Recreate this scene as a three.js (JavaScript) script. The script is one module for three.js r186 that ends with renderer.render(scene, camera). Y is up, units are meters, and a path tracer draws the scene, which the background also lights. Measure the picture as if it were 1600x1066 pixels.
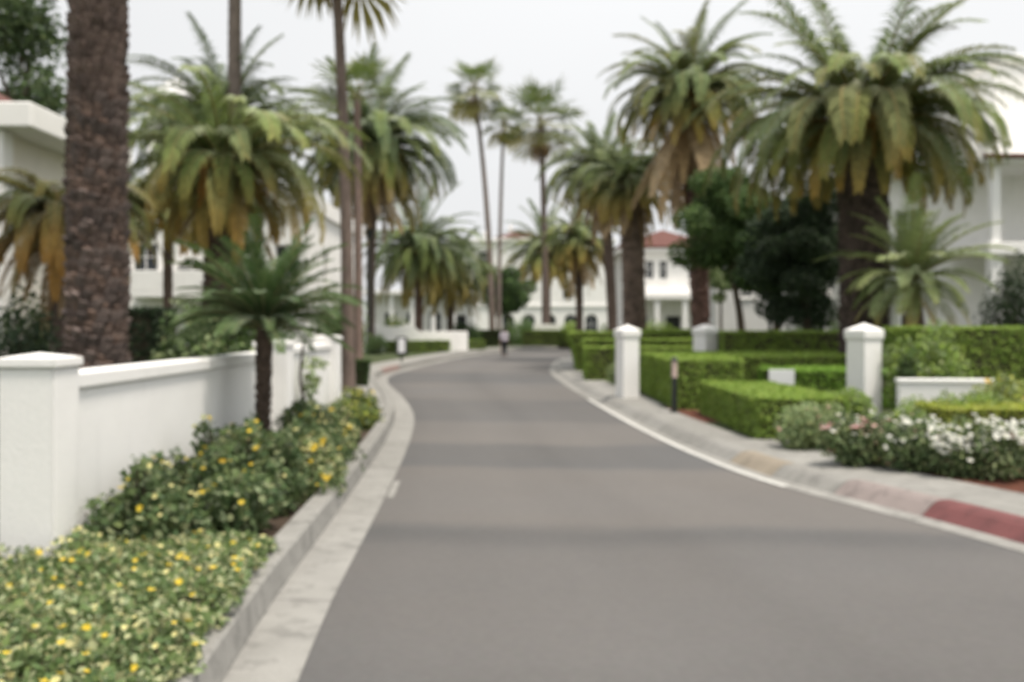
import * as THREE from 'three';
import { RoundedBoxGeometry } from 'three/addons/geometries/RoundedBoxGeometry.js';
import { mergeGeometries } from 'three/addons/utils/BufferGeometryUtils.js';
import { MarchingCubes } from 'three/addons/objects/MarchingCubes.js';

// ---------------------------------------------------------------- camera, sky, sun, exposure
const scene = new THREE.Scene();
const camera = new THREE.PerspectiveCamera(36.87, 1024 / 682, 0.1, 900);
camera.position.set(0, 1.75, 0);
camera.lookAt(0, 1.75, -10);
camera.setViewOffset(1600, 1066, 0, 24, 1600, 1066);   // lens shifted down a little, so that posts stay upright
camera.focus = 0.9;                                     // focused close by: the street is soft
camera.userData.fStop = 6.4;
const renderer = new THREE.WebGLRenderer({ antialias: true });
renderer.setSize(1024, 682);
renderer.toneMapping = THREE.LinearToneMapping;
renderer.toneMappingExposure = 1.55;
renderer.shadowMap.enabled = true;

const SUN = new THREE.Vector3(0.24, 0.87, 0.19).normalize();
{
  const W = 256, H = 128, data = new Float32Array(W * H * 4);
  for (let j = 0; j < H; j++) for (let i = 0; i < W; i++) {
    const el = ((j + 0.5) / H - 0.5) * Math.PI, s = Math.max(0, Math.sin(el)), a = i / W * Math.PI * 2;
    const cl = 1 + 0.03 * Math.sin(a * 3 + 7 * s) * Math.cos(el) + 0.02 * Math.sin(a * 7 - 11 * s) * Math.cos(el);
    const g = 0.5 + 0.5 * (-Math.cos(el) * Math.cos(a) * SUN.x + Math.sin(el) * SUN.y - Math.cos(el) * Math.sin(a) * SUN.z), v = 0.585 * (1 + 0.3 * s * s) * (0.84 + 0.30 * g) * cl, o = (j * W + i) * 4;
    data[o] = v * 0.99; data[o + 1] = v; data[o + 2] = v * 1.012; data[o + 3] = 1;
  }
  const sky = new THREE.DataTexture(data, W, H, THREE.RGBAFormat, THREE.FloatType);
  sky.mapping = THREE.EquirectangularReflectionMapping; sky.magFilter = THREE.LinearFilter; sky.needsUpdate = true;
  scene.background = sky; scene.environment = sky;
}
const sun = new THREE.DirectionalLight(0xfff5e8, 3.0);
sun.position.copy(SUN).multiplyScalar(120).add(new THREE.Vector3(0, 0, -40));
sun.target.position.set(0, 0, -40);
sun.castShadow = true; sun.shadow.radius = 24; sun.shadow.mapSize.set(4096, 4096);
Object.assign(sun.shadow.camera, { left: -70, right: 70, top: 70, bottom: -70, near: 1, far: 260 });
scene.add(sun, sun.target);

// ---------------------------------------------------------------- helpers
function rng(seed) { let s = seed >>> 0; return () => { s = (s + 0x6d2b79f5) | 0; let t = Math.imul(s ^ (s >>> 15), 1 | s); t = (t + Math.imul(t ^ (t >>> 7), 61 | t)) ^ t; return ((t ^ (t >>> 14)) >>> 0) / 4294967296; }; }
const V = (x, y, z) => new THREE.Vector3(x, y, z);
const lerp = (a, b, t) => a + (b - a) * t, clamp = (x, a = 0, b = 1) => Math.min(b, Math.max(a, x));
const sstep = (a, b, x) => { const t = clamp((x - a) / (b - a)); return t * t * (3 - 2 * t); };
const taken = new Map();
function numbered(n) { const k = taken.get(n) ?? 0; taken.set(n, k + 1); return k ? n + '_' + String(k).padStart(3, '0') : n; }
function thing(name, label, category, pos = [0, 0, 0], turn = 0, group) {
  const o = new THREE.Group(); o.name = numbered(name); o.position.set(...pos); o.rotation.y = turn; o.userData = { label, category };
  if (group) o.userData.group = group; scene.add(o); return o;
}
function struct(name, label, category) { const o = new THREE.Group(); o.name = numbered(name); o.userData = { kind: 'structure', label, category }; scene.add(o); return o; }
function part(name, geo, mat, parent, pos, rot) {
  const m = new THREE.Mesh(geo, mat); m.name = name; m.castShadow = m.receiveShadow = true;
  if (pos) m.position.set(...pos); if (rot) m.rotation.set(...rot); parent.add(m); return m;
}
function sub(name, parent) { const g = new THREE.Group(); g.name = name; parent.add(g); return g; }
class G {   // triangles with flat-ish normals and vertex colours
  constructor() { this.p = []; this.n = []; this.c = []; this.i = []; }
  get count() { return this.p.length / 3; }
  v(x, y, z, nx, ny, nz, c) { this.p.push(x, y, z); this.n.push(nx, ny, nz); this.c.push(c[0], c[1], c[2]); return this.p.length / 3 - 1; }
  // a leaf: four corners folded along the middle
  leaf(o, d, s, len, wid, c, fold = 0.25) {
    let nx = d.y * s.z - d.z * s.y, ny = d.z * s.x - d.x * s.z, nz = d.x * s.y - d.y * s.x;
    const f = wid * fold, m = len * 0.45, k = this.count;
    this.v(o.x, o.y, o.z, nx, ny, nz, c);
    this.v(o.x + d.x * m + s.x * wid + nx * f, o.y + d.y * m + s.y * wid + ny * f, o.z + d.z * m + s.z * wid + nz * f, nx - s.x * fold, ny - s.y * fold, nz - s.z * fold, c);
    this.v(o.x + d.x * len, o.y + d.y * len, o.z + d.z * len, nx, ny, nz, c);
    this.v(o.x + d.x * m - s.x * wid + nx * f, o.y + d.y * m - s.y * wid + ny * f, o.z + d.z * m - s.z * wid + nz * f, nx + s.x * fold, ny + s.y * fold, nz + s.z * fold, c);
    this.i.push(k, k + 2, k + 1, k, k + 3, k + 2);
  }
  // turn the faces from index position k so that they agree with the normal n of their corners
  agree(k, nx, ny, nz) {
    for (let t = k; t < this.i.length; t += 3) {
      const [a, b, c] = [this.i[t] * 3, this.i[t + 1] * 3, this.i[t + 2] * 3], p = this.p, ux = p[b] - p[a], uy = p[b + 1] - p[a + 1], uz = p[b + 2] - p[a + 2], vx = p[c] - p[a], vy = p[c + 1] - p[a + 1], vz = p[c + 2] - p[a + 2];
      if ((uy * vz - uz * vy) * nx + (uz * vx - ux * vz) * ny + (ux * vy - uy * vx) * nz < 0) { const s = this.i[t + 1]; this.i[t + 1] = this.i[t + 2]; this.i[t + 2] = s; }
    }
  }
  tri(a, b, c3, col) {
    const n = V().subVectors(b, a).cross(V().subVectors(c3, a)).normalize(), k = this.count;
    for (const q of [a, b, c3]) this.v(q.x, q.y, q.z, n.x, n.y, n.z, col);
    this.i.push(k, k + 1, k + 2);
  }
  quad(a, b, c3, d, col) { this.tri(a, b, c3, col); this.tri(a, c3, d, col); }
  tube(pts, rad, seg, colF, cap = true) {
    let prev = null; const k0 = this.count;
    for (let j = 0; j < pts.length; j++) {
      const t = V().subVectors(pts[Math.min(j + 1, pts.length - 1)], pts[Math.max(0, j - 1)]).normalize();
      const a = prev ? prev.clone().addScaledVector(t, -prev.dot(t)).normalize() : V(t.y, t.z, t.x).cross(t).normalize(), b = V().crossVectors(t, a); prev = a;
      for (let i = 0; i < seg; i++) {
        const an = i / seg * Math.PI * 2, ca = Math.cos(an), sa = Math.sin(an), n = V(a.x * ca + b.x * sa, a.y * ca + b.y * sa, a.z * ca + b.z * sa);
        const r = typeof rad === 'function' ? rad(j / (pts.length - 1), an) : rad[j];
        this.v(pts[j].x + n.x * r, pts[j].y + n.y * r, pts[j].z + n.z * r, n.x, n.y, n.z, typeof colF === 'function' ? colF(j / (pts.length - 1), an) : colF);
        if (j) { const q = k0 + (j - 1) * seg, i2 = (i + 1) % seg; this.i.push(q + i, q + i2, q + seg + i2, q + i, q + seg + i2, q + seg + i); }
      }
    }
    if (cap) { const e = pts[pts.length - 1], q = k0 + (pts.length - 1) * seg, m = this.v(e.x, e.y, e.z, 0, 1, 0, typeof colF === 'function' ? colF(1, 0) : colF); for (let i = 0; i < seg; i++) this.i.push(q + i, q + (i + 1) % seg, m); }
  }
  build() {
    const g = new THREE.BufferGeometry();
    g.setAttribute('position', new THREE.Float32BufferAttribute(this.p, 3));
    g.setAttribute('normal', new THREE.Float32BufferAttribute(this.n, 3));
    g.setAttribute('color', new THREE.Float32BufferAttribute(this.c, 3));
    g.setIndex(this.i); g.normalizeNormals(); return g;
  }
}
// uv in metres, by the way each face points
function uvBox(g) {
  if (g.index) g = g.toNonIndexed();
  const p = g.attributes.position, n = g.attributes.normal, uv = new Float32Array(p.count * 2);
  for (let i = 0; i < p.count; i++) {
    const ax = Math.abs(n.getX(i)), ay = Math.abs(n.getY(i)), az = Math.abs(n.getZ(i)), x = p.getX(i), y = p.getY(i), z = p.getZ(i);
    if (ay >= ax && ay >= az) { uv[2 * i] = x; uv[2 * i + 1] = z; } else if (ax >= az) { uv[2 * i] = z; uv[2 * i + 1] = y; } else { uv[2 * i] = x; uv[2 * i + 1] = y; }
  }
  g.setAttribute('uv', new THREE.BufferAttribute(uv, 2)); return g;
}
// rounded box given by its limits
function box(x0, x1, y0, y1, z0, z1, r = 0.012) {
  const w = x1 - x0, h = y1 - y0, d = z1 - z0, g = uvBox(new RoundedBoxGeometry(w, h, d, 1, Math.min(r, w / 3, h / 3, d / 3)));
  g.translate((x0 + x1) / 2, (y0 + y1) / 2, (z0 + z1) / 2); return uvBox(g);
}
function cap4(w, h, d, y) { const g = new THREE.ConeGeometry(Math.SQRT1_2, 1, 4, 1).rotateY(Math.PI / 4).toNonIndexed(); g.computeVertexNormals(); g.scale(w, h, d); g.translate(0, y + h / 2, 0); return uvBox(g); }

// tiling value noise
function makeNoise(seed) {
  const r = rng(seed), t = new Float32Array(65536); for (let i = 0; i < 65536; i++) t[i] = r();
  const at = (x, y) => t[((x & 255) << 8) | (y & 255)];
  return (x, y, per = 256) => {
    const xi = Math.floor(x), yi = Math.floor(y), fx = x - xi, fy = y - yi, u = fx * fx * (3 - 2 * fx), v = fy * fy * (3 - 2 * fy), m = (k) => ((k % per) + per) % per;
    return lerp(lerp(at(m(xi), m(yi)), at(m(xi + 1), m(yi)), u), lerp(at(m(xi), m(yi + 1)), at(m(xi + 1), m(yi + 1)), u), v);
  };
}
const N1 = makeNoise(11), N2 = makeNoise(29);
const fbm = (x, y, oct = 4, per = 8) => { let a = 0.5, s = 0, f = 1; for (let o = 0; o < oct; o++) { s += a * N1(x * f, y * f, per * f); a *= 0.5; f *= 2; } return s; };
function tex(size, metres, fn, srgb = true) {   // fn(u, v) in 0..8 periodic -> [r, g, b] linear or one value
  const data = new Uint8Array(size * size * 4);
  const enc = (x) => 255 * (srgb ? (x <= 0.0031308 ? 12.92 * x : 1.055 * Math.pow(clamp(x), 1 / 2.4) - 0.055) : clamp(x));
  for (let j = 0; j < size; j++) for (let i = 0; i < size; i++) {
    const c = fn(i / size * 8, j / size * 8), o = (j * size + i) * 4;
    data[o] = enc(c[0]); data[o + 1] = enc(c[1]); data[o + 2] = enc(c[2]); data[o + 3] = 255;
  }
  const t = new THREE.DataTexture(data, size, size); t.wrapS = t.wrapT = THREE.RepeatWrapping; t.magFilter = THREE.LinearFilter; t.minFilter = THREE.LinearMipmapLinearFilter;
  if (srgb) t.colorSpace = THREE.SRGBColorSpace; t.repeat.set(1 / metres, 1 / metres); t.needsUpdate = true; return t;
}
const grainTex = tex(512, 0.9, (u, v) => { const g = 0.55 * fbm(u * 6, v * 6, 3, 48) + 0.45 * N2(u * 40, v * 40, 320); return [g, g, g]; }, false);
const stuccoCol = tex(512, 3.1, (u, v) => { const a = fbm(u, v, 5, 8), b = N2(u * 30, v * 30, 240), st = sstep(0.56, 0.74, fbm(u * 2.0 + 3, v * 0.5, 4, 16)); const k = 0.965 + 0.08 * (a - 0.5) + 0.04 * (b - 0.5) - 0.055 * st; return [k, k * 0.997, k * 0.991]; });
const concCol = tex(512, 2.3, (u, v) => { const a = fbm(u, v, 5, 8), b = N2(u * 40, v * 40, 320), st = sstep(0.5, 0.66, fbm(u * 3 + 2, v * 3, 4, 24)); const k = 0.86 + 0.30 * (a - 0.5) + 0.16 * (b - 0.5) - 0.16 * st; return [k, k * 0.992, k * 0.972]; });
const soilCol = tex(256, 1.3, (u, v) => { const a = fbm(u * 2, v * 2, 5, 16), b = N2(u * 30, v * 30, 240), k = 0.6 + 0.5 * (a - 0.5) + 0.6 * (b - 0.5); return [k, k * 0.95, k * 0.9]; });
const std = (r, g, b, o = {}) => new THREE.MeshStandardMaterial({ color: new THREE.Color().setRGB(r, g, b), roughness: 0.85, ...o });
const M = {
  white: std(0.87, 0.866, 0.852, { map: stuccoCol, bumpMap: grainTex, bumpScale: 0.003, roughness: 0.8 }),
  whiteFar: std(0.89, 0.88, 0.86, { map: stuccoCol, roughness: 0.85 }),
  creamFar: std(0.80, 0.76, 0.69, { map: stuccoCol, roughness: 0.85 }),
  greyFar: std(0.66, 0.66, 0.66, { map: stuccoCol, roughness: 0.85 }),
  trim: std(0.86, 0.85, 0.83, { roughness: 0.55 }),
  conc: std(0.265, 0.262, 0.248, { map: concCol, bumpMap: grainTex, bumpScale: 0.004, roughness: 0.9 }),
  concLight: std(0.295, 0.292, 0.278, { map: concCol, bumpMap: grainTex, bumpScale: 0.004, roughness: 0.9 }),
  concTan: std(0.30, 0.26, 0.205, { map: concCol, bumpMap: grainTex, bumpScale: 0.004, roughness: 0.9 }),
  concPlum: std(0.27, 0.23, 0.22, { map: concCol, bumpMap: grainTex, bumpScale: 0.004, roughness: 0.85 }),
  concRed: std(0.17, 0.055, 0.055, { map: concCol, bumpMap: grainTex, bumpScale: 0.004, roughness: 0.75 }),
  concPink: std(0.31, 0.22, 0.20, { map: concCol, roughness: 0.9 }),
  soil: std(0.10, 0.07, 0.045, { map: soilCol, bumpMap: grainTex, bumpScale: 0.02, roughness: 1 }),
  mulch: std(0.22, 0.075, 0.04, { map: soilCol, bumpMap: grainTex, bumpScale: 0.03, roughness: 1 }),
  lawn: std(0.09, 0.13, 0.04, { map: soilCol, bumpMap: grainTex, bumpScale: 0.03, roughness: 1 }),
  tile: std(0.19, 0.075, 0.062, { map: soilCol, roughness: 0.85 }),
  glass: new THREE.MeshPhysicalMaterial({ color: new THREE.Color().setRGB(0.025, 0.03, 0.035), roughness: 0.08, specularIntensity: 0.7 }),
  dark: std(0.02, 0.022, 0.022, { roughness: 0.6 }),
  iron: std(0.03, 0.035, 0.033, { roughness: 0.45, metalness: 0.4 }),
  leaf: new THREE.MeshPhysicalMaterial({ vertexColors: true, roughness: 0.94, transmission: 0.34, thickness: 0, specularIntensity: 0.5 }),
  leafMatte: new THREE.MeshPhysicalMaterial({ vertexColors: true, roughness: 0.96, transmission: 0.34, thickness: 0, specularIntensity: 0.4 }),
  solid: std(1, 1, 1, { vertexColors: true, roughness: 0.95 }),
  petal: new THREE.MeshPhysicalMaterial({ vertexColors: true, roughness: 0.95, transmission: 0.35, thickness: 0 }),
};
for (const k of ['leaf', 'leafMatte', 'petal']) M[k].side = THREE.DoubleSide;

// ---------------------------------------------------------------- road, gutters, kerbs, pavements
const curve = (pts) => new THREE.CatmullRomCurve3(pts.map(([x, z]) => V(x, 0, -z)), false, 'centripetal');
const leftPts = [[-0.72, 0.5], [-0.92, 3], [-1.05, 5], [-1.14, 6.4], [-1.21, 8.2], [-1.30, 10.5], [-1.55, 15.5], [-1.92, 20], [-2.75, 25.5], [-3.75, 31], [-4.20, 35.5], [-4.0, 41], [-3.3, 50], [-2.2, 60], [-0.2, 70], [3.5, 77], [9, 80.5], [16, 82]];
const rightPts = [[6.0, 0.5], [5.3, 3], [4.7, 5], [3.92, 7.9], [3.62, 9], [2.86, 11.4], [2.5, 13.6], [2.16, 17.4], [1.86, 23], [1.55, 30.5], [1.43, 38], [1.72, 45], [2.55, 54], [4.4, 63], [7.4, 69], [11, 71.5], [16, 73]];
const offset = (pts, by) => { const c = curve(pts).getPoints(260); return c.map((p, i) => { const t = V().subVectors(c[Math.min(i + 1, 260)], c[Math.max(0, i - 1)]).normalize(); return V(p.x + t.z * by, 0, p.z - t.x * by); }); };
// travelling away from the camera (t ~ -z), positive "by" moves towards -x (the wall side), negative towards +x
const RX0 = -6, RX1 = 18, RZ1 = 84;
{
  const W = 768, H = 2048, data = new Uint8Array(W * H * 4), enc = (x) => 255 * (1.055 * Math.pow(clamp(x, 0.002), 1 / 2.4) - 0.055), r = rng(5);
  const bands = [[0, 0.95, 0], [5.2, 1.0, 0], [8.2, 0.90, -0.3], [8.9, 1.10, 1], [12.4, 0.93, -0.4], [15.0, 1.10, 0.7], [18.5, 0.96, 0], [24, 1.07, 0.5], [31, 0.93, -0.4], [38, 1.08, 0.6], [50, 1.0, 0.2]];
  const edge = (pts, z) => { let k = 0; while (k < pts.length - 2 && z > pts[k + 1][1]) k++; return lerp(pts[k][0], pts[k + 1][0], clamp((z - pts[k][1]) / (pts[k + 1][1] - pts[k][1]))); };
  for (let j = 0; j < H; j++) for (let i = 0; i < W; i++) {
    const x = RX0 + i / W * (RX1 - RX0), z = j / H * RZ1, o = (j * W + i) * 4;
    const zz = z + 0.9 * (fbm(x * 0.5, z * 0.5, 3, 256) - 0.5) + 0.12 * x;
    let b = 1, hue = 0; for (const [at, k, u] of bands) { const s = sstep(at - 0.3, at + 0.3, zz); b = lerp(b, k, s); hue = lerp(hue, u, s); }
    const uu = (x - edge(leftPts, z)) / (edge(rightPts, z) - edge(leftPts, z)) + 0.04 * (fbm(z * 0.3, 5, 3, 256) - 0.5), lane = 0.16 * (fbm(uu * 5.5 + 9, z * 0.10, 3, 256) - 0.45) - 0.07 * Math.exp(-Math.pow((uu - 0.5) / 0.05, 2)) + 0.05 * (Math.exp(-Math.pow((uu - 0.3) / 0.08, 2)) + Math.exp(-Math.pow((uu - 0.68) / 0.08, 2))) - 0.08 * sstep(0.1, 0.0, uu), f = 0.17 * (fbm(x * 0.35, z * 0.7, 4, 256) - 0.5), g = 0.10 * (r() - 0.5);
    const k = 0.095 * (1 + 1.5 * (b - 1) + lane + f + g), w = 0.4 + 1.2 * (fbm(x * 0.4 + 20, z * 0.4, 3, 256) - 0.5) + 0.7 * hue;
    data[o] = enc(k * (1.012 + 0.06 * w)); data[o + 1] = enc(k); data[o + 2] = enc(k * (0.995 - 0.06 * w)); data[o + 3] = 255;
  }
  const t = new THREE.DataTexture(data, W, H); t.magFilter = THREE.LinearFilter; t.minFilter = THREE.LinearMipmapLinearFilter; t.colorSpace = THREE.SRGBColorSpace; t.needsUpdate = true;
  M.road = new THREE.MeshStandardMaterial({ map: t, roughness: 0.86 });
}
function strip(A, B, y, uvF) {   // sheet between two lines of points
  const p = [], uv = [], ix = [];
  for (let i = 0; i < A.length; i++) {
    const n = 8;
    for (let k = 0; k <= n; k++) { const x = lerp(A[i].x, B[i].x, k / n), z = lerp(A[i].z, B[i].z, k / n); p.push(x, y, z); uv.push(...(uvF ? uvF(x, z) : [x, z])); }
    if (i) for (let k = 0; k < n; k++) { const a = (i - 1) * (n + 1) + k, b = i * (n + 1) + k; ix.push(a, a + 1, b, a + 1, b + 1, b); }
  }
  const g = new THREE.BufferGeometry(); g.setAttribute('position', new THREE.Float32BufferAttribute(p, 3)); g.setAttribute('uv', new THREE.Float32BufferAttribute(uv, 2)); g.setIndex(ix); g.computeVertexNormals();
  if (g.attributes.normal.getY(0) < 0) { g.setIndex(ix.reverse()); g.computeVertexNormals(); } return g;
}
const Lr = offset(leftPts, 0), Rr = offset(rightPts, 0);
{
  const gr = part('ground', uvBox(new THREE.PlaneGeometry(900, 900).rotateX(-Math.PI / 2)), M.lawn, scene, [0, -0.06, -100]);
  gr.userData = { kind: 'structure', label: 'dark green ground lying behind the gardens and houses', category: 'ground' };
  const rd = part('road', strip(Lr, Rr, 0, (x, z) => [(x - RX0) / (RX1 - RX0), -z / RZ1]), M.road, scene);
  rd.userData = { kind: 'structure', label: 'worn grey brown asphalt road curving between the gardens', category: 'road' };
}
// a run of cast pieces along a line: profile [[out, up], ...] closed loop, cut into lengths with open joints
function run(parent, name, pts, sgn, profile, len, gap, matF, z0 = -1e9, z1 = 1e9) {
  let acc = 0; const cum = [0]; for (let i = 1; i < pts.length; i++) cum.push(acc += pts[i].distanceTo(pts[i - 1]));
  const at = (s) => { let i = 1; while (i < pts.length - 1 && cum[i] < s) i++; const t = (s - cum[i - 1]) / (cum[i] - cum[i - 1]), p = V().lerpVectors(pts[i - 1], pts[i], t), a = pts[Math.max(0, i - 2)], b = pts[Math.min(pts.length - 1, i + 1)], d = V().subVectors(b, a).normalize(); return { p, n: V(d.z * sgn, 0, -d.x * sgn) }; };
  let k = 0;
  for (let s = 0; s < acc - len * 0.5; s += len, k++) {
    const sec = 4, ring = [], midz = at(s + len / 2).p.z; if (-midz < z0 || -midz > z1) continue;
    for (let j = 0; j <= sec; j++) { const q = at(Math.min(acc, s + gap / 2 + (len - gap) * j / sec)); ring.push(profile.map(([o, u]) => V(q.p.x + q.n.x * o, u, q.p.z + q.n.z * o))); }
    const g = new G(), W = [1, 1, 1];
    for (let j = 0; j < sec; j++) for (let i = 0; i < profile.length; i++) { const i2 = (i + 1) % profile.length; if (sgn > 0) g.quad(ring[j][i], ring[j][i2], ring[j + 1][i2], ring[j + 1][i], W); else g.quad(ring[j][i2], ring[j][i], ring[j + 1][i], ring[j + 1][i2], W); }
    for (const [e, f] of [[0, 1], [sec, -1]]) for (let i = 1; i < profile.length - 1; i++) f * sgn > 0 ? g.tri(ring[e][0], ring[e][i + 1], ring[e][i], W) : g.tri(ring[e][0], ring[e][i], ring[e][i + 1], W);
    const geo = g.build(); geo.deleteAttribute('color'); part(name, uvBox(geo), matF(midz, k), parent);
  }
}
{
  const gut = [[0, -0.05], [0, 0.006], [0.36, 0.02], [0.36, -0.05]], gutR = [[0, -0.05], [0, 0.006], [0.20, 0.016], [0.20, -0.05]];
  const kl = [[0.362, -0.05], [0.362, 0.02], [0.385, 0.185], [0.40, 0.20], [0.56, 0.20], [0.57, -0.05]], kr = [[0.202, -0.05], [0.202, 0.016], [0.33, 0.12], [0.39, 0.15], [0.52, 0.152], [0.52, -0.05]];
  const r = rng(3), pick = (a) => a[Math.floor(r() * a.length)];
  const gl = struct('gutter', 'pale concrete gutter strip along the flower bed kerb', 'gutter'), gr = struct('gutter', 'narrow pale concrete gutter strip beside the red painted kerb', 'gutter');
  run(gl, 'gutter_slab', Lr, 1, gut, 3.0, 0.012, () => pick([M.concLight, M.concLight, M.conc]));
  run(gr, 'gutter_slab', Rr, -1, gutR, 3.0, 0.012, () => pick([M.concLight, M.concLight, M.conc]));
  const a = struct('kerb', 'concrete kerb edging the flower bed under the white garden wall', 'kerb'), b = struct('kerb', 'concrete kerb with one painted red length along the hedged garden', 'kerb');
  run(a, 'kerb_stone', Lr, 1, kl, 1.9, 0.014, (z) => (z < -36 && z > -40.5 ? M.concPink : pick([M.conc, M.conc, M.concLight])));
  run(b, 'kerb_stone', Rr, -1, kr, 1.3, 0.014, (z, k) => (z > -9.1 ? M.concRed : z > -10.2 ? M.concPlum : z > -11.4 ? M.conc : z > -12.8 ? M.concTan : pick([M.conc, M.concLight])));
  const pR = struct('pavement', 'pale concrete pavement behind the painted kerb', 'pavement');
  run(pR, 'pavement_slab', Rr, -1, [[0.522, -0.05], [0.522, 0.146], [1.42, 0.150], [1.42, -0.05]], 1.6, 0.010, () => pick([M.concLight, M.conc, M.concLight]), 0, 14.0);
  run(pR, 'pavement_slab', Rr, -1, [[0.522, -0.05], [0.522, 0.146], [0.98, 0.150], [0.98, -0.05]], 1.6, 0.010, () => pick([M.concLight, M.conc, M.concLight]), 14.0, 20.6);
  const pF = struct('pavement', 'pale concrete pavement at the foot of the tall white post', 'pavement');
  run(pF, 'pavement_slab', Rr, -1, [[0.522, -0.05], [0.522, 0.146], [1.12, 0.150], [1.12, -0.05]], 1.6, 0.010, () => pick([M.concLight, M.conc, M.concLight]), 20.6, 66);
  const A6 = offset(rightPts, -0.523).filter((p) => p.z < -16.8 && p.z > -20.2), ms = part('mulch_strip', strip(A6.map((p) => V(p.x + 0.44, 0, p.z)), A6.map((p) => V(p.x + 0.95, 0, p.z - 0.1)), 0.143), M.mulch, scene);
  ms.userData = { kind: 'structure', label: 'red brown mulch between the kerb and the low clipped hedge', category: 'flower bed' };
  const pL = struct('pavement', 'pale concrete pavement outside the end of the white garden wall', 'pavement');
  run(pL, 'pavement_slab', Lr, 1, [[0.572, -0.05], [0.572, 0.19], [1.75, 0.20], [1.75, -0.05]], 1.7, 0.010, () => pick([M.concLight, M.conc, M.concLight]), 17.4, 90);
  const A1 = offset(leftPts, 0.571).filter((p) => p.z > -17.3), bedL = part('flower_bed', strip(A1, A1.map((p) => V(-3.3, 0, p.z)), 0.11), M.soil, scene);   // soil between kerb and wall
  bedL.userData = { kind: 'structure', label: 'dark soil bed between the kerb and the white garden wall', category: 'flower bed' };
  const A2 = offset(leftPts, 1.751).filter((p) => p.z < -17.3), gl2 = part('garden_ground', strip(A2, A2.map((p) => V(-60, 0, p.z)), 0.13), M.lawn, scene);
  gl2.userData = { kind: 'structure', label: 'lawn and earth behind the pavement and the white walls', category: 'ground' };
  const A4 = [V(-3.301, 0, 0), V(-3.301, 0, -17.3)], gl4 = part('garden_ground_002', strip(A4, A4.map((p) => V(-60, 0, p.z)), 0.12), M.lawn, scene);
  gl4.userData = { kind: 'structure', label: 'earth inside the white garden wall around the thick palm', category: 'ground' };
  const A3 = offset(rightPts, -0.95), gr2 = part('garden_ground_001', strip(A3, A3.map((p) => V(70, 0, p.z - 6)), 0.135), M.lawn, scene);
  gr2.userData = { kind: 'structure', label: 'planted earth under the clipped hedges', category: 'ground' };
  const A5 = offset(rightPts, -1.425).filter((p) => p.z < -8 && p.z > -14.4), mu = part('flower_bed_001', strip(A5, A5.map((p) => V(p.x + 1.5, 0, p.z - 0.4)), 0.142), M.mulch, scene);
  mu.userData = { kind: 'structure', label: 'red brown mulch bed under the white flowers', category: 'flower bed' };
}

{
  const paint = std(0.58, 0.58, 0.56, { map: concCol, roughness: 0.7 }), mk = struct('road_marking', 'worn white painted dash on the asphalt beside the gutter', 'marking'), ml = struct('road_marking', 'white painted edge line along the curving gutter', 'marking');
  run(mk, 'painted_dash', offset(leftPts, -0.02), -1, [[0, 0.001], [0, 0.006], [0.07, 0.006], [0.07, 0.001]], 1.1, 0, () => M.concLight, 10.6, 11.7);
  run(ml, 'painted_line', Rr, 1, [[-0.06, 0.004], [-0.06, 0.016], [0.03, 0.012], [0.03, 0.004]], 2.2, 0.004, () => paint, 11.6, 24);
}

// ---------------------------------------------------------------- white walls and posts
function pier(parent, x0, x1, z0, z1, y0, h, over = 0.02) {
  const p = part('pier', box(x0, x1, y0, h - 0.10, z0, z1, 0.015), M.white, parent);
  const cx = (x0 + x1) / 2, cz = (z0 + z1) / 2, w = x1 - x0 + 2 * over, d = z1 - z0 + 2 * over;
  const g = [box(x0 - over, x1 + over, h - 0.099, h - 0.035, z0 - over, z1 + over, 0.012), cap4(w - 0.01, 0.034, d - 0.01, h - 0.0345).translate(cx, 0, cz)];
  const m = part('cap', mergeGeometries(g.map((q) => { q.deleteAttribute('uv1'); return q; })), M.white, p); return m;
}
{
  const w = thing('garden_wall', 'long white rendered garden wall with capped piers beside the flower bed', 'wall');
  pier(w, -3.37, -3.0, -7.1, -6.7, 0.02, 1.57);
  part('wall_panel', box(-3.30, -3.06, 0.02, 1.30, -12.98, -7.102), M.white, w);
  part('coping', box(-3.32, -3.028, 1.302, 1.42, -12.98, -7.102, 0.02), M.white, w);
  pier(w, -3.28, -2.86, -13.42, -13.0, 0.02, 1.58);
  part('wall_panel', box(-3.22, -2.95, 0.02, 1.37, -16.60, -13.422), M.white, w);
  part('coping', box(-3.24, -2.92, 1.372, 1.47, -16.60, -13.422, 0.02), M.white, w);
  pier(w, -3.24, -2.84, -17.02, -16.602, 0.02, 1.61);
}
function post(label, x, z, turn, side, H) {
  const t = thing('gate_post', label, 'post', [x, 0.12, z], turn, 'white square posts with pointed caps among the hedges'); const s = side / 2;
  part('shaft', box(-s, s, 0, H - 0.30, -s, s, 0.012), M.white, t);
  part('neck_moulding', box(-s - 0.018, s + 0.018, H - 0.299, H - 0.262, -s - 0.018, s + 0.018, 0.008), M.white, t);
  const c = part('cap', mergeGeometries([box(-s - 0.03, s + 0.03, H - 0.2615, H - 0.13, -s - 0.03, s + 0.03, 0.012), cap4(side + 0.055, 0.125, side + 0.055, H - 0.1295)]), M.white, t); return c;
}
post('tall white post with pointed cap between clipped hedges at the kerb', 2.58, -22.9, 0.35, 0.40, 1.66);
post('wide white post with pointed cap beside the low white planter wall', 6.16, -17.9, 0.48, 0.42, 1.68);
post('white capped post standing beyond the long clipped hedge', 5.3, -28.0, 0.6, 0.48, 1.68);
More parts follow.
